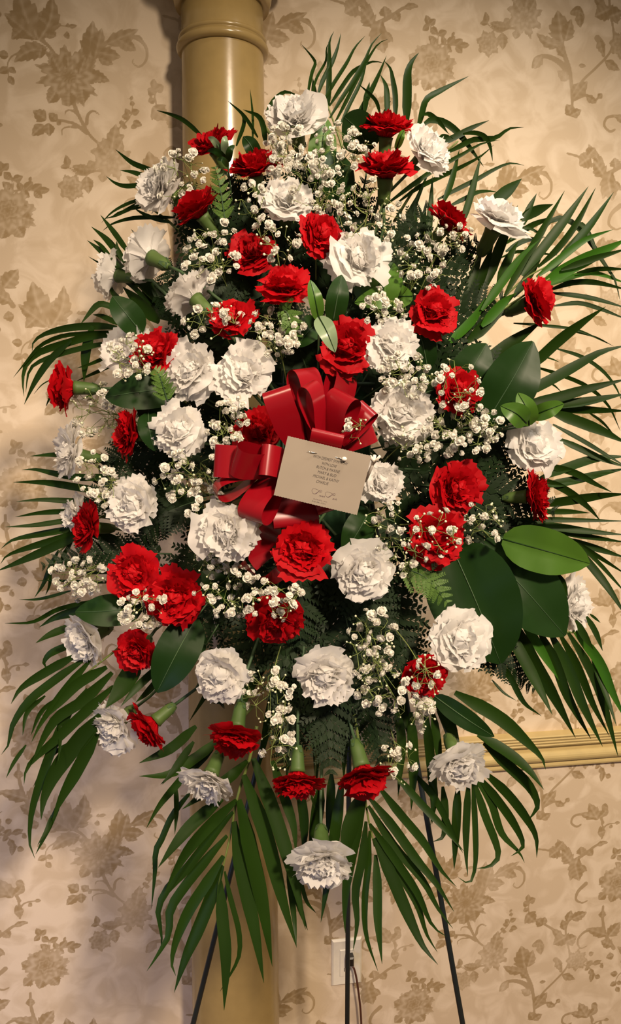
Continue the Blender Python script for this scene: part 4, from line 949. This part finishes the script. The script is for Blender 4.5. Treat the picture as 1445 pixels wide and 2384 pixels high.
W_, R_ = 'white', 'red'
for row in [
 (W_,687,272,68,(-.1,.45,.85),'white carnation at the very top of the spray, in front of the column edge'),
 (W_,372,437,66,(-.65,.2,.65),'white carnation in profile facing the wall, highest on the left side'),
 (W_,668,470,63,(.1,.45,.85),'white carnation with petals raised, below the topmost one, amid baby’s breath'),
 (W_,997,352,60,(.5,.3,.75),'white carnation beside the two uppermost red ones, petals hanging toward the palm'),
 (W_,1160,512,68,(.3,.62,.5),'white carnation seen from below with green calyx, near the upper palm spikes'),
 (W_,340,593,62,(-.6,.4,-.4),'white carnation turned away showing its calyx, upper left side',0.02),
 (W_,262,640,50,(-.6,.2,-.3),'faint white carnation behind palm blades on the left edge',0.06),
 (W_,443,683,62,(-.55,.6,-.25),'white carnation curved like a crescent over its green calyx'),
 (W_,830,605,68,(.05,.1,1),'large white carnation facing forward beneath the upper red carnation, middle of the spray'),
 (W_,297,812,62,(-.45,.35,.8),'white carnation half hidden behind a red one and specked with baby’s breath',0.03),
 (W_,445,865,66,(-.3,.15,.95),'white carnation with a raised petal, between a red one and a round white one'),
 (W_,563,868,68,(-.05,.1,1),'round white carnation facing forward, above the bow loops on the left side'),
 (W_,908,805,60,(.25,.05,.95),'white carnation beside the red one above the bow'),
 (W_,420,1002,63,(-.15,.05,1),'white carnation facing forward next to the profile red carnation on left side'),
 (W_,935,965,72,(.1,-.15,1),'wide white carnation touching the bow’s loops on the right side'),
 (W_,1240,1035,67,(.25,.3,.9),'white carnation under light green leaves at the right edge'),
 (W_,885,1122,50,(.25,-.05,.95),'creamy white carnation partly behind the message card',0.01),
 (W_,162,1055,56,(-.8,.15,.45),'pale white carnation in profile against the wallpaper at mid height'),
 (W_,310,1172,64,(-.3,0,.95),'white carnation beside baby’s breath, just above the fern on the left side'),
 (W_,172,1195,42,(-.7,.1,.6),'small white carnation peeking from behind a profile red one',0.03),
 (W_,528,1235,69,(-.05,-.05,1),'big white carnation facing forward just under the bow loops',-0.045),
 (W_,845,1330,70,(.05,-.15,1),'white carnation next to the open red one, below the message card'),
 (W_,1068,1487,72,(.25,0,.95),'white carnation with a spiky raised petal over the huge dark leaf'),
 (W_,1332,1407,61,(.6,-.05,.65),'lone white carnation at the far right edge, against palm and wallpaper'),
 (W_,197,1492,60,(-.55,-.3,.7),'white carnation in profile with green calyx, lower left edge'),
 (W_,512,1570,63,(-.25,-.1,.95),'white carnation overlapping the column edge, lower left side'),
 (W_,757,1573,69,(0,-.25,.95),'white carnation facing forward in the lower middle'),
 (W_,262,1690,62,(-.45,-.3,.85),'white carnation beside the profile red one, lowest on the left edge'),
 (W_,483,1822,64,(-.25,-.6,.65),'white carnation drooping in front of the column',-0.065),
 (W_,1068,1778,65,(.15,-.5,.75),'white carnation drooping in front of the chair rail',-0.04),
 (W_,748,2008,74,(0,-.5,.8),'lowest white carnation hanging alone at the bottom',-0.09),
 (R_,492,335,52,(-.35,.55,.5),'red carnation highest on the left side, in front of the column'),
 (R_,590,388,59,(-.15,.72,.5),'red carnation in front of the column showing its calyx below'),
 (R_,458,485,57,(-.5,.62,.4),'red carnation tilted away beside the left profile white one'),
 (R_,900,298,57,(.05,.75,.4),'topmost red carnation seen from the side above another red one'),
 (R_,897,390,64,(0,.7,.5),'red carnation seen from the side just below the topmost red one'),
 (R_,1045,515,55,(.5,.6,.3),'red carnation with loose petal, beside the upper palm spikes'),
 (R_,748,545,56,(.5,.15,.8),'oval red carnation touching the large forward-facing white one'),
 (R_,588,588,56,(-.1,.35,.9),'dim red carnation set deep among baby’s breath, upper middle',0.03),
 (R_,662,667,61,(0,.55,.8),'red carnation in the upper middle beside the narrow standing leaf'),
 (R_,540,740,56,(-.2,.5,.85),'red carnation right above the round white one on the left side'),
 (R_,1010,727,58,(.2,.1,.95),'round red carnation facing forward below the right-side baby’s breath'),
 (R_,1245,700,58,(.65,.2,.55),'red carnation at the right edge in front of green palm blades'),
 (R_,368,818,56,(-.4,.3,.85),'red carnation overlapping the speckled white one on the left side'),
 (R_,808,810,64,(.05,.1,1),'red carnation directly above the bow, under the pale grey leaf'),
 (R_,1065,908,56,(.35,.1,.9),'red carnation beside the glossy pointed leaf, sprinkled with baby’s breath'),
 (R_,152,902,58,(-.95,.02,.15),'red carnation in profile against the wallpaper, farthest out on the left side'),
 (R_,300,1007,59,(-.85,.1,.4),'red carnation in profile beside the forward-facing white one, left side'),
 (R_,600,1003,56,(-.1,.1,1),'dark red carnation tucked behind the bow loops',0.03),
 (R_,1060,1137,62,(.25,-.05,.95),'red carnation facing forward under the dense baby’s breath, right side'),
 (R_,1245,1155,56,(.85,.05,.35),'red carnation in profile under the white one at the right edge'),
 (R_,202,1228,52,(-.75,.05,.6),'red carnation in profile overlapping a small white one, left edge'),
 (R_,1018,1247,68,(.1,.1,1),'heart-shaped red carnation crossed by baby’s breath stems'),
 (R_,705,1277,68,(0,0,1),'wide open red carnation below the message card',-0.03),
 (R_,312,1335,60,(-.25,.05,.95),'red carnation on the left side, upper one of the touching pair'),
 (R_,408,1392,70,(-.15,-.05,1),'large red carnation on the left side, lower one of the touching pair'),
 (R_,642,1440,62,(-.05,-.45,.85),'red carnation under baby’s breath, between the bow tail and lower white ones'),
 (R_,322,1515,50,(-.2,-.3,.9),'small red carnation under a clump of baby’s breath, left side'),
 (R_,985,1572,53,(.1,-.4,.85),'red carnation behind the lower right-side white one'),
 (R_,345,1692,58,(-.7,-.55,.3),'red carnation in profile with long calyx beside the lowest white one on the left'),
 (R_,548,1716,64,(-.1,-.75,.5),'red carnation drooping in front of the column',-0.04),
 (R_,692,1820,62,(0,-.78,.45),'red carnation drooping at the bottom, above the lowest white one',-0.04),
 (R_,848,1808,68,(.2,-.72,.5),'red carnation drooping at the bottom with a bright upright petal',-0.04),
]: carnation(*row)

# ------------------------------------------------------------------ baby's breath
def blossom_mesh(seed):
    rs = np.random.RandomState(seed); V = []; Fc = []
    for n, L, e in ((6, 1.0, 8), (7, .98, 32), (7, .94, 56), (6, .88, 84), (5, .82, 112), (3, .8, 125)):
        a0 = rs.uniform(0, 6.28)
        for k in range(n):
            P = petal(L * rs.uniform(.62, 1.2), 55, e + rs.uniform(-18, 18), .55, 3, 4, rs, .05, .10, 1.5)
            Fc += grid_faces(3, 4, len(V) * 12); V.append(rotz(P, a0 + 6.283 * k / n))
    core, cf = heart_of_flower(rs, .52, .48, len(V) * 12, 8, 6)
    return new_mesh('blossom', np.concatenate(V + [core]), Fc + cf, M['blossom'])
BLOSSOMS = [blossom_mesh(s) for s in range(6)]

def ball(m, c, r):
    t = r * 0.6
    m.add([c + Vector(v) for v in ((r,0,0),(-r,0,0),(0,r,0),(0,-r,0),(0,0,r),(0,0,-r),(t,t,t),(-t,t,t),(t,-t,t),(-t,-t,t),(t,t,-t),(-t,t,-t),(t,-t,-t),(-t,-t,-t))],
      [(0,6,4,8),(0,10,2,6),(0,12,5,10),(0,8,3,12),(1,9,4,7),(1,7,2,11),(1,11,5,13),(1,13,3,9),(4,6,2,7),(4,9,3,8),(5,11,2,10),(5,12,3,13)])

def sprig(label, cx, cy, rx, ry, n, nb, bx=None, by=None, dz=-0.01, sz=1.0):
    n = int(n * 1.3 + 1)
    rs = np.random.RandomState(int(cx * 3 + cy * 11) % 99991)
    z = dome(cx, cy) + dz
    if bx is None: bx, by = cx + (735 - cx) * 0.30, cy + (1080 - cy) * 0.30 + 30
    b = at(bx, by, z + 0.09)
    o = thing('babys_breath', label, 'baby’s breath', b, 'baby’s breath sprigs in the spray')
    c = at(cx, cy, z + 0.015)
    m = MB(); bud = MB()
    main = [Vector(q) for q in catmull([b, b.lerp(c, .55) + C_U * .006, c], 10)]
    m.tube(main, [0.0011 - 0.0005 * i / 9 for i in range(10)], 4, False)
    # side branches first, then blossoms hang on the nearest branch
    nodes = []
    nbr = max(3, (n + nb) // 6)
    for k in range(nbr):
        a = 6.283 * (k + rs.uniform(-.3, .3)) / nbr; rr = rs.uniform(.35, .7)
        e = at(cx + math.cos(a) * rx * rr, cy + math.sin(a) * ry * rr, z + rs.uniform(-.015, .025))
        s = main[int(rs.randint(4, 10))]
        md = s.lerp(e, .5) + Vector(rs.uniform(-.004, .004, 3))
        m.tube([s, md, e], [.0006, .0005, .00045], 3, False); nodes.append((e, md))
    for k in range(n + nb):
        a = rs.uniform(0, 6.283); rr = math.sqrt(rs.uniform(0.02, 1)) 
        x, y = cx + math.cos(a) * rx * rr, cy + math.sin(a) * ry * rr
        p = at(x, y, z + rs.uniform(-.03, .03))
        s = min(nodes, key=lambda q: (q[0] - p).length)[0]
        md = s.lerp(p, .55) + Vector(rs.uniform(-.006, .006, 3))
        m.tube([s, md, p], [.0005, .0004, .0004], 3, False)
        out_ = (p - s).normalized() if (p - s).length > 1e-4 else C_U
        if k < n:
            d = (out_ * .6 - C_F * rs.uniform(.1, 1.0) + Vector(rs.uniform(-.4, .4, 3))).normalized()
            q = link('blossom', BLOSSOMS[rs.randint(6)], o, p - b)
            q.rotation_mode = 'QUATERNION'; q.rotation_quaternion = d.to_track_quat('Z', 'Y')
            s_ = rs.uniform(.0036, .0070) * sz; q.scale = (s_, s_, s_ * rs.uniform(.9, 1.2))
        else: ball(bud, p - b, rs.uniform(.0012, .0021))
    m.build('stems', M['thread'], o, b)
    if bud.v: q = bud.build('buds', M['bud'], o); q['kind'] = 'stuff'
    return o

BB = 'baby’s breath '
for row in [
 ('dense '+BB+'under the two topmost red carnations, beside the bright leaf',800,345,75,55,26,14),
 (BB+'hanging over the topmost white carnation’s lower petals',668,340,40,60,16,8),
 ('thick clump of '+BB+'between the bright leaf and the raised-petal white carnation',735,425,70,75,34,14),
 (BB+'next to the red carnation that shows its calyx by the column',640,360,45,50,14,8),
 ('sparse '+BB+'beside the oval red carnation and side-view red one',855,500,85,85,18,26),
 (BB+'beside the highest profile white carnation on the left',425,410,70,65,20,22),
 (BB+'between the dim red carnation and the white one turned away',490,585,70,75,26,16),
 ('small '+BB+'sprig over the dim red carnation, upper middle',640,560,60,60,9,16,None,None,-.03),
 (BB+'between the tilted red carnation and the raised-petal white one',590,470,45,55,11,12),
 (BB+'hanging on the red carnation with a loose petal',1045,545,50,45,13,14,None,None,-.02),
 ('loose '+BB+'beside the large forward-facing white carnation, right side',985,620,75,75,18,26),
 (BB+'above the round red carnation on the right side',900,715,60,45,15,12),
 ('dense '+BB+'right of the round white carnation above the bow',640,775,70,55,28,18),
 (BB+'around the red carnation above the round white one',500,745,75,45,11,16,None,None,-.02),
 ('bright dense '+BB+'between the white carnation above the bow and the wide white one',960,875,80,55,30,20,None,None,-.02),
 (BB+'sprinkled over the red carnation beside the glossy pointed leaf',1065,900,55,75,8,14,None,None,-.035),
 ('dense '+BB+'cloud between the wide white carnation and the white one at the edge',1075,1000,95,60,40,24),
 (BB+'cloud just under the bright leaves near the white carnation at the edge',1130,975,60,50,20,12),
 (BB+'beneath the wide white carnation, above the forward-facing red one',960,1030,60,45,16,12),
 (BB+'with curled stems over the bow’s right-side loops',820,1000,40,40,5,8,None,None,-.05),
 (BB+'between the bow loops and the left forward-facing white carnation',530,985,50,70,26,14),
 (BB+'below the left forward-facing white carnation',435,1105,75,65,26,16),
 ('wiry dark '+BB+'reaching over the wallpaper beside the outermost red carnation',235,955,80,65,24,40,None,None,.03),
 (BB+'around the small white carnation and profile red one on the left edge',225,1120,55,75,20,8,None,None,-.02),
 (BB+'with blossoms on the half hidden white carnation',305,835,55,55,14,26,None,None,-.03),
 ('bunch of '+BB+'below the fern against the wallpaper, left edge',185,1345,65,50,26,20),
 ('tight clump of '+BB+'under the touching pair of red carnations',330,1420,55,55,26,10,None,None,-.02),
 (BB+'between the touching red pair and the bow tail',525,1370,80,70,30,22),
 (BB+'spread over the red carnation below the bow tail',635,1395,70,50,18,20,None,None,-.035),
 (BB+'under the big white carnation below the bow loops',505,1300,60,40,12,10),
 ('wiry '+BB+'beside the heart-shaped red carnation',935,1280,60,60,14,20,None,None,-.02),
 (BB+'stems crossing the heart-shaped red carnation',1015,1240,65,55,5,18,None,None,-.045),
 ('dim '+BB+'over the dark leaves below the profile red carnation at right edge',1120,1215,60,50,9,18),
 (BB+'hanging in the dark beside the lower middle white carnation',865,1500,60,85,24,22),
 (BB+'hanging below the lower middle white carnation, right side',890,1600,70,60,16,26),
 (BB+'over the lower red carnation behind the white one',990,1575,45,50,4,14,None,None,-.04),
 (BB+'hanging between two lower white carnations near the column',625,1620,65,65,20,24),
 (BB+'trailing down beside the drooping red carnation in front of the column',650,1730,45,80,10,18),
 (BB+'hanging below the lower red carnation toward the rail',975,1655,55,45,13,22),
 ('few '+BB+'blossoms beside the drooping red carnation at the bottom',930,1770,45,60,7,12),
 (BB+'between the bow’s lower loop and the touching red pair',480,1180,45,60,13,10),
 (BB+'below the message card near the white carnation',900,1210,60,45,7,12),
]: sprig(*row)

# ------------------------------------------------------------------ ribbon bow
KN = at(712, 1062, 1.0)
bow = thing('ribbon_bow', 'shiny red ribbon bow with many loops in the middle of the spray', 'bow', KN)
def ribbon_loop(K, E, width, thick, roll, z0, z1, name='loop', n=30):
    a3, b3 = at(K[0], K[1], z0), at(E[0], E[1], z1)
    L = (b3 - a3).length; a = (b3 - a3).normalized()
    n0 = -C_F; n0 = (n0 - a * n0.dot(a)).normalized(); n0 = Quaternion(a, math.radians(roll)) @ n0
    wv = a.cross(n0); w = width / FPX * z0; T = thick / FPX * z0
    vs = []
    for i in range(n + 1):
        t = i / n; s = math.sin(math.pi * t)
        x = L * (1 - (1 - s) ** 1.0) if False else L * s ** 1.15
        y = T * math.sin(2 * math.pi * t) * (0.35 + 0.65 * s)
        ww = w * (0.62 + 0.38 * min(1, s / 0.40))
        p = a3 + a * x + n0 * y
        vs += [p - wv * ww / 2, p + wv * ww / 2]
    fs = [(2*i, 2*i+1, 2*i+3, 2*i+2) for i in range(n)]
    m = MB(); m.v = vs; m.f = fs; return m.build(name, M['ribbon'], bow, KN)
for args in [
 ((690,1040),(642,905),66,26,-8,1.0,.975), ((735,1030),(702,858),66,30,38,1.01,1.0), ((748,1020),(716,893),50,24,50,.99,.962), ((762,1035),(806,916),70,30,-35,1.0,.975), ((790,1030),(862,948),50,20,-20,1.0,.99),
 ((765,1010),(800,866),78,20,48,1.045,1.05), ((770,1040),(870,1000),56,16,15,1.02,1.02), ((650,1082),(498,1072),74,22,-6,1.0,.985), ((650,1085),(542,1068),74,28,-38,.99,.968), ((672,1082),(606,1070),72,18,8,.98,.966),
 ((645,1100),(585,1212),72,30,35,1.0,.98), ((672,1110),(690,1226),105,18,-10,1.02,1.0), ((600,1105),(502,1150),46,26,60,1.0,.99), ((748,1075),(764,1005),74,14,0,.985,.955), ((735,1090),(770,1190),60,20,0,1.01,1.0), ((700,1050),(760,960),60,18,10,1.02,1.0)]:
    ribbon_loop(*args)
def ribbon_tail(pts, width, z0, z1, roll=0.0):
    k = len(pts); p3 = [at(x, y, z0 + (z1 - z0) * i / (k - 1)) for i, (x, y) in enumerate(pts)]
    n = 18; C = catmull(p3, n); vs = []; w = width / FPX * z0
    for i in range(n):
        P = Vector(C[i]); T = Vector(C[min(i+1, n-1)] - C[max(i-1, 0)]).normalized()
        s = T.cross((P - CAM).normalized()).normalized(); s = Quaternion(T, roll + 1.2 * math.sin(i * .35)) @ s
        vs += [P - s * w / 2, P + s * w / 2]
    m = MB(); m.v = vs; m.f = [(2*i, 2*i+1, 2*i+3, 2*i+2) for i in range(n - 1)]
    m.build('tail', M['ribbon'], bow, KN)
ribbon_tail([(665,1130),(640,1220),(600,1285),(618,1310)], 56, 1.03, 1.04, .6)
ribbon_tail([(690,1260),(650,1335),(615,1348),(560,1312)], 34, 1.04, 1.03, -.3)
m = MB(); m.lathe([(.004, -.012), (.010, -.011), (.013, 0), (.010, .011), (.004, .012)], 14); m.build('knot', M['ribbon'], bow)

# ------------------------------------------------------------------ message card with pin
cz = 0.962
c00, c10, c01 = at(637, 1153, cz), at(830.5, 1199.5, cz), at(674, 1015.5, cz - 0.004)
X = (c10 - c00).normalized(); Wc = (c10 - c00).length; Yv = (c01 - c00); Yv = Yv - X * Yv.dot(X); Hc = Yv.length; Yv = Yv.normalized(); Zv = X.cross(Yv)
org = c00 + X * Wc / 2 + Yv * Hc / 2
CF = Matrix(((X.x, Yv.x, Zv.x, org.x), (X.y, Yv.y, Zv.y, org.y), (X.z, Yv.z, Zv.z, org.z), (0, 0, 0, 1)))
card = thing('message_card', 'cream message card with printed lines pinned over the red bow', 'card', (0, 0, 0)); card.matrix_world = CF
m = MB(); nt_ = 60; hw, hh = Wc / 2, Hc / 2; rim = []
def curve_z(x, y): return -0.004 * (x / hw) ** 2 * 0.5
for i in range(nt_): rim.append((-hw + Wc * i / nt_, -hh + (0.0005 if i % 2 else 0)))
rim.append((hw, -hh)); rim.append((hw, hh))
for i in range(nt_): rim.append((hw - Wc * (i + .5) / nt_, hh - (0.0004 if i % 2 else 0)))
rim.append((-hw, hh))
nR = len(rim); m.add([(x, y, .0004) for x, y in rim] + [(x, y, -.0004) for x, y in rim], [tuple(range(nR)), tuple(reversed(range(nR, 2 * nR)))] + [(i, nR + i, nR + (i + 1) % nR, (i + 1) % nR) for i in range(nR)])
m.build('paper', M['paper'], card, smooth=False)
UX = Wc / 199.0
def lettering(txt, x, y, size, mat, shear=0.25, width=None, spacing=1.0, name='lettering', align='CENTER'):
    cu = bpy.data.curves.new(name, 'FONT'); cu.body = txt; cu.size = size * UX; cu.align_x = align; cu.align_y = 'CENTER'; cu.shear = shear; cu.space_character = spacing
    tmp = bpy.data.objects.new('tmp', cu); me = bpy.data.meshes.new_from_object(tmp); bpy.data.objects.remove(tmp); bpy.data.curves.remove(cu)
    me.materials.clear(); me.materials.append(mat)
    o = link(name, me, card, (x * UX, y * UX, .00055))
    if width:
        xs = [v.co.x for v in me.vertices]; o.scale.x = width * UX / (max(xs) - min(xs))
    return o
# photo offsets along the card (right, up) from its centre, in photo pixels
for txt, y, w_ in (('WITH DEEPEST SYMPATHY', 39, 82), ('WITH LOVE', 27.5, 35), ('BUTCH & MAXINE', 17, 56), ('MARY & BUD', 6, 44), ('MICHAEL & KATHY', -5, 62), ('CHARLIE', -16, 29)):
    lettering(txt, 9 if y > -12 else 3, y, 9.5, M['ink'], .22, w_)
lettering('FLORISTS, INC.', 9, -57.5, 3.6, M['ink_purple'], 0, 33, 1.3)
lettering('516-541-5511', 7, -63.0, 4.6, M['ink'], 0, 33, 1.2)
def swash(x, y, s):
    pts = [(10, 4), (4, 6.5), (-3, 8.4), (-11, 9.2), (-16.5, 7.2), (-17.5, 2), (-14, -4), (-9.5, -6.2), (-4, -4.2), (1.5, 2.5), (6, 8.2), (9.5, 9.4), (12, 6.8), (10.5, 3.4), (6, 2.6), (2.5, 3.8)]
    c = catmull(pts, 70); m = MB()
    for i in range(70):
        t = i / 69; h = 0.32 + 0.55 * math.exp(-((t - .62) / .09) ** 2)
        d = c[min(i+1, 69)] - c[max(i-1, 0)]; d = d / (np.hypot(*d) + 1e-9); nn = np.array([-d[1], d[0]])
        for sg in (-1, 1): q = c[i] + nn * h * sg; m.v.append(Vector(((x + q[0] * s) * UX, (y + q[1] * s) * UX, .00055)))
    m.f = [(2*i, 2*i+1, 2*i+3, 2*i+2) for i in range(69)]
    m.build('swash_initial', M['ink_purple'], card, smooth=False)
swash(-2, -41, 0.78); swash(30, -41, 0.78)
lettering('ryan', 9.5, -46.5, 6.5, M['ink_purple'], .35, 14)
lettering('ark', 40, -46.5, 6.5, M['ink_purple'], .35, 11)

pin = thing('pearl_pin', 'pearl-headed pin stuck through the top of the message card', 'pin', CF @ Vector((34 * UX, 55 * UX, .002)))
ph = CF @ Vector((38 * UX, 49 * UX, .004)); pt = CF @ Vector((-50 * UX, 47 * UX, .0035))
Pm = lambda x, y, z: CF @ Vector((x * UX, y * UX, z)) - pin.location
m = MB(); rr = 8.0 * UX * 0.8
m.lathe([(rr * math.sin(a) + 1e-5, -rr * math.cos(a)) for a in np.linspace(0.02, 3.12, 12)], 18); pe = m.build('pearl_head', M['pearl'], pin); pe.location = Pm(40, 49, .0035); pe.scale = (1, .8, .8)
m = MB(); m.tube([Pm(40, 49, .003), Pm(24, 48.5, .0012), Pm(14, 48.2, -.0012), Pm(-20, 47, -.0012), Pm(-26, 47, .0006), Pm(-36, 46.8, .0022), Pm(-48, 46.6, .0028)], [.00055] * 6 + [.0001], 8); m.build('needle', M['needle'], pin)
pk = thing('card_pick', 'clear plastic card holder prong behind the card’s upper corner', 'card holder', at(868, 1075, .985))
m = MB(); m.tube([at(850, 1120, 1.0), at(866, 1085, .985), at(872, 1060, .975)], .0022, 8); m.build('stick', M['pearl'], pk, pk.location.copy())
for x in (862, 884):
    m = MB(); m.tube([at(870, 1078, .98), at(x, 1062, .97)], .0018, 8); m.build('prong', M['pearl'], pk, pk.location.copy())
